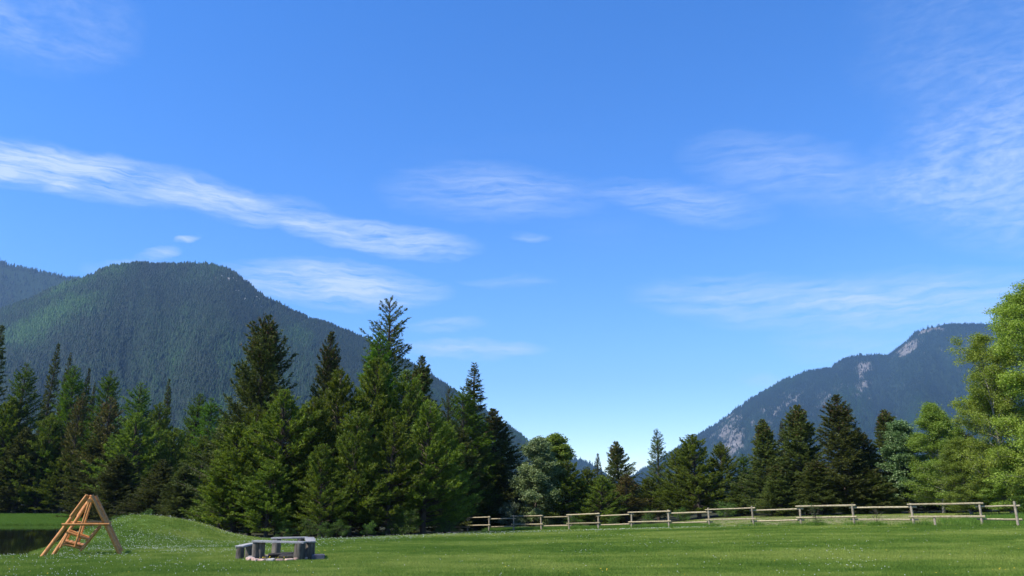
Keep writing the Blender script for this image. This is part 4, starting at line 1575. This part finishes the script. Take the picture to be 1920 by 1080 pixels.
def flower_obj(seed, mat, r, h, puff=True):
    rng = np.random.default_rng(seed)
    V = [(-.003, 0, -.01), (.003, 0, -.01), (0, .003, h)]
    F = [(0, 1, 2)]
    mi = [1]
    ico = [(0, 0, .9), (.9, 0, .25), (.28, .85, .25), (-.72, .53, .25), (-.72, -.53, .25), (.28, -.85, .25), (0, 0, -.6)]
    fc = [(0, 1, 2), (0, 2, 3), (0, 3, 4), (0, 4, 5), (0, 5, 1), (6, 2, 1), (6, 3, 2), (6, 4, 3), (6, 5, 4), (6, 1, 5)]
    b = len(V)
    V += [(a * r * rng.uniform(.8, 1.2), c * r * rng.uniform(.8, 1.2), h + d * r * (1 if puff else .45)) for a, c, d in ico]
    F += [(b + i, b + j, b + k) for i, j, k in fc]
    mi += [0] * len(fc)
    me = np_mesh('flower', np.array(V), np.array(F), [M[mat], M['stem']], mat_idx=mi)
    return bpy.data.objects.new('flower', me)


def build_flowers():
    rng = np.random.default_rng(33)
    n = 160000
    y = 15 * (66 / 15) ** rng.random(n)
    u = rng.uniform(-20, 1940, n)
    x = (u - CX) / FH * y
    patch = fbm(x * .35 + 8, y * .35, 3)
    dens = .004 + .075 * sstep(.58, .78, patch)
    # thick on the mound and along the crest in front of the wood
    mound = np.exp(-(((x + 16.5) / 5.0) ** 2 + ((y - 36.5) / 5.5) ** 2))
    dens = dens + .95 * mound * sstep(.32, .6, patch)
    crest = np.interp(u, [560, 700, 900, 1100, 1300, 1500], [41.5, 43.5, 48, 52, 54, 50])
    band = np.exp(-((y - crest + 1.0) / 2.4) ** 2) * (u > 560) * (1 - sstep(1150, 1450, u))
    dens = dens + .50 * band * sstep(.25, .5, patch)
    dens = dens + .02 * np.exp(-(((x + 13) / 4.0) ** 2 + ((y - 25) / 5.0) ** 2))
    k = (rng.random(n) < dens) & (pond_sd(x, y) < -.5) & (forest_mask(x, y) < .4) & (fence_side(x, y) < .0)
    k &= np.hypot(x + 7.55, y - 26.6) > 1.4
    x, y = x[k], y[k]
    n = len(x)
    sc_ = rng.uniform(.6, 1.35, n) * (.9 + .004 * y)
    gn_scatter('white_clover', np.stack([x, y, terrain(x, y)], 1), np.stack([rng.normal(0, .2, n), rng.normal(0, .2, n), rng.uniform(0, 6.28, n)], 1),
               np.stack([sc_] * 3, 1), rng.random(n), rng.integers(0, 2, n), [flower_obj(i, 'clover', .0115, .075) for i in range(2)])
    m = 60
    y = 15 * (55 / 15) ** rng.random(m)
    x = (rng.uniform(0, 1920, m) - CX) / FH * y
    cl = np.array([(-7.7, 26.1), (-7.9, 26.0), (2.3, 20.5), (12.0, 20.2), (-7.4, 26.2), (-7.0, 30)])
    ce = np.concatenate([cl[rng.integers(0, len(cl), 34)] + rng.normal(0, .16, (34, 2)), np.stack([x, y], 1)])
    x, y = ce[:, 0], ce[:, 1]
    k = (pond_sd(x, y) < -.5) & (forest_mask(x, y) < .4)
    x, y = x[k], y[k]
    n = len(x)
    sc_ = rng.uniform(.7, 1.3, n)
    gn_scatter('yellow_dandelions', np.stack([x, y, terrain(x, y)], 1), np.stack([rng.normal(0, .25, n), rng.normal(0, .25, n), rng.uniform(0, 6.28, n)], 1),
               np.stack([sc_] * 3, 1), rng.random(n), rng.integers(0, 2, n), [flower_obj(10 + i, 'dandelion', .021, .09, False) for i in range(2)])


build_flowers()


# ------------------------------------------------------------------ haze
def build_haze():
    m, nt, out = new_mat('haze_air')
    v = nt.nodes.new('ShaderNodeVolumePrincipled')
    v.inputs['Color'].default_value = (.26, .48, .80, 1)
    v.inputs['Density'].default_value = HAZE_DENSITY
    v.inputs['Anisotropy'].default_value = 0.0
    nt.links.new(v.outputs[0], out.inputs['Volume'])
    lo, hi = (-9600, -4600, -12), (9700, 10500, 1600)
    V = [(x, y, z) for z in (lo[2], hi[2]) for y in (lo[1], hi[1]) for x in (lo[0], hi[0])]
    F = [(0, 2, 3, 1), (4, 5, 7, 6), (0, 1, 5, 4), (2, 6, 7, 3), (0, 4, 6, 2), (1, 3, 7, 5)]
    me = bpy.data.meshes.new('haze')
    me.from_pydata(V, [], F)
    me.materials.append(m)
    tag(link('haze', me), kind='stuff')


build_haze()
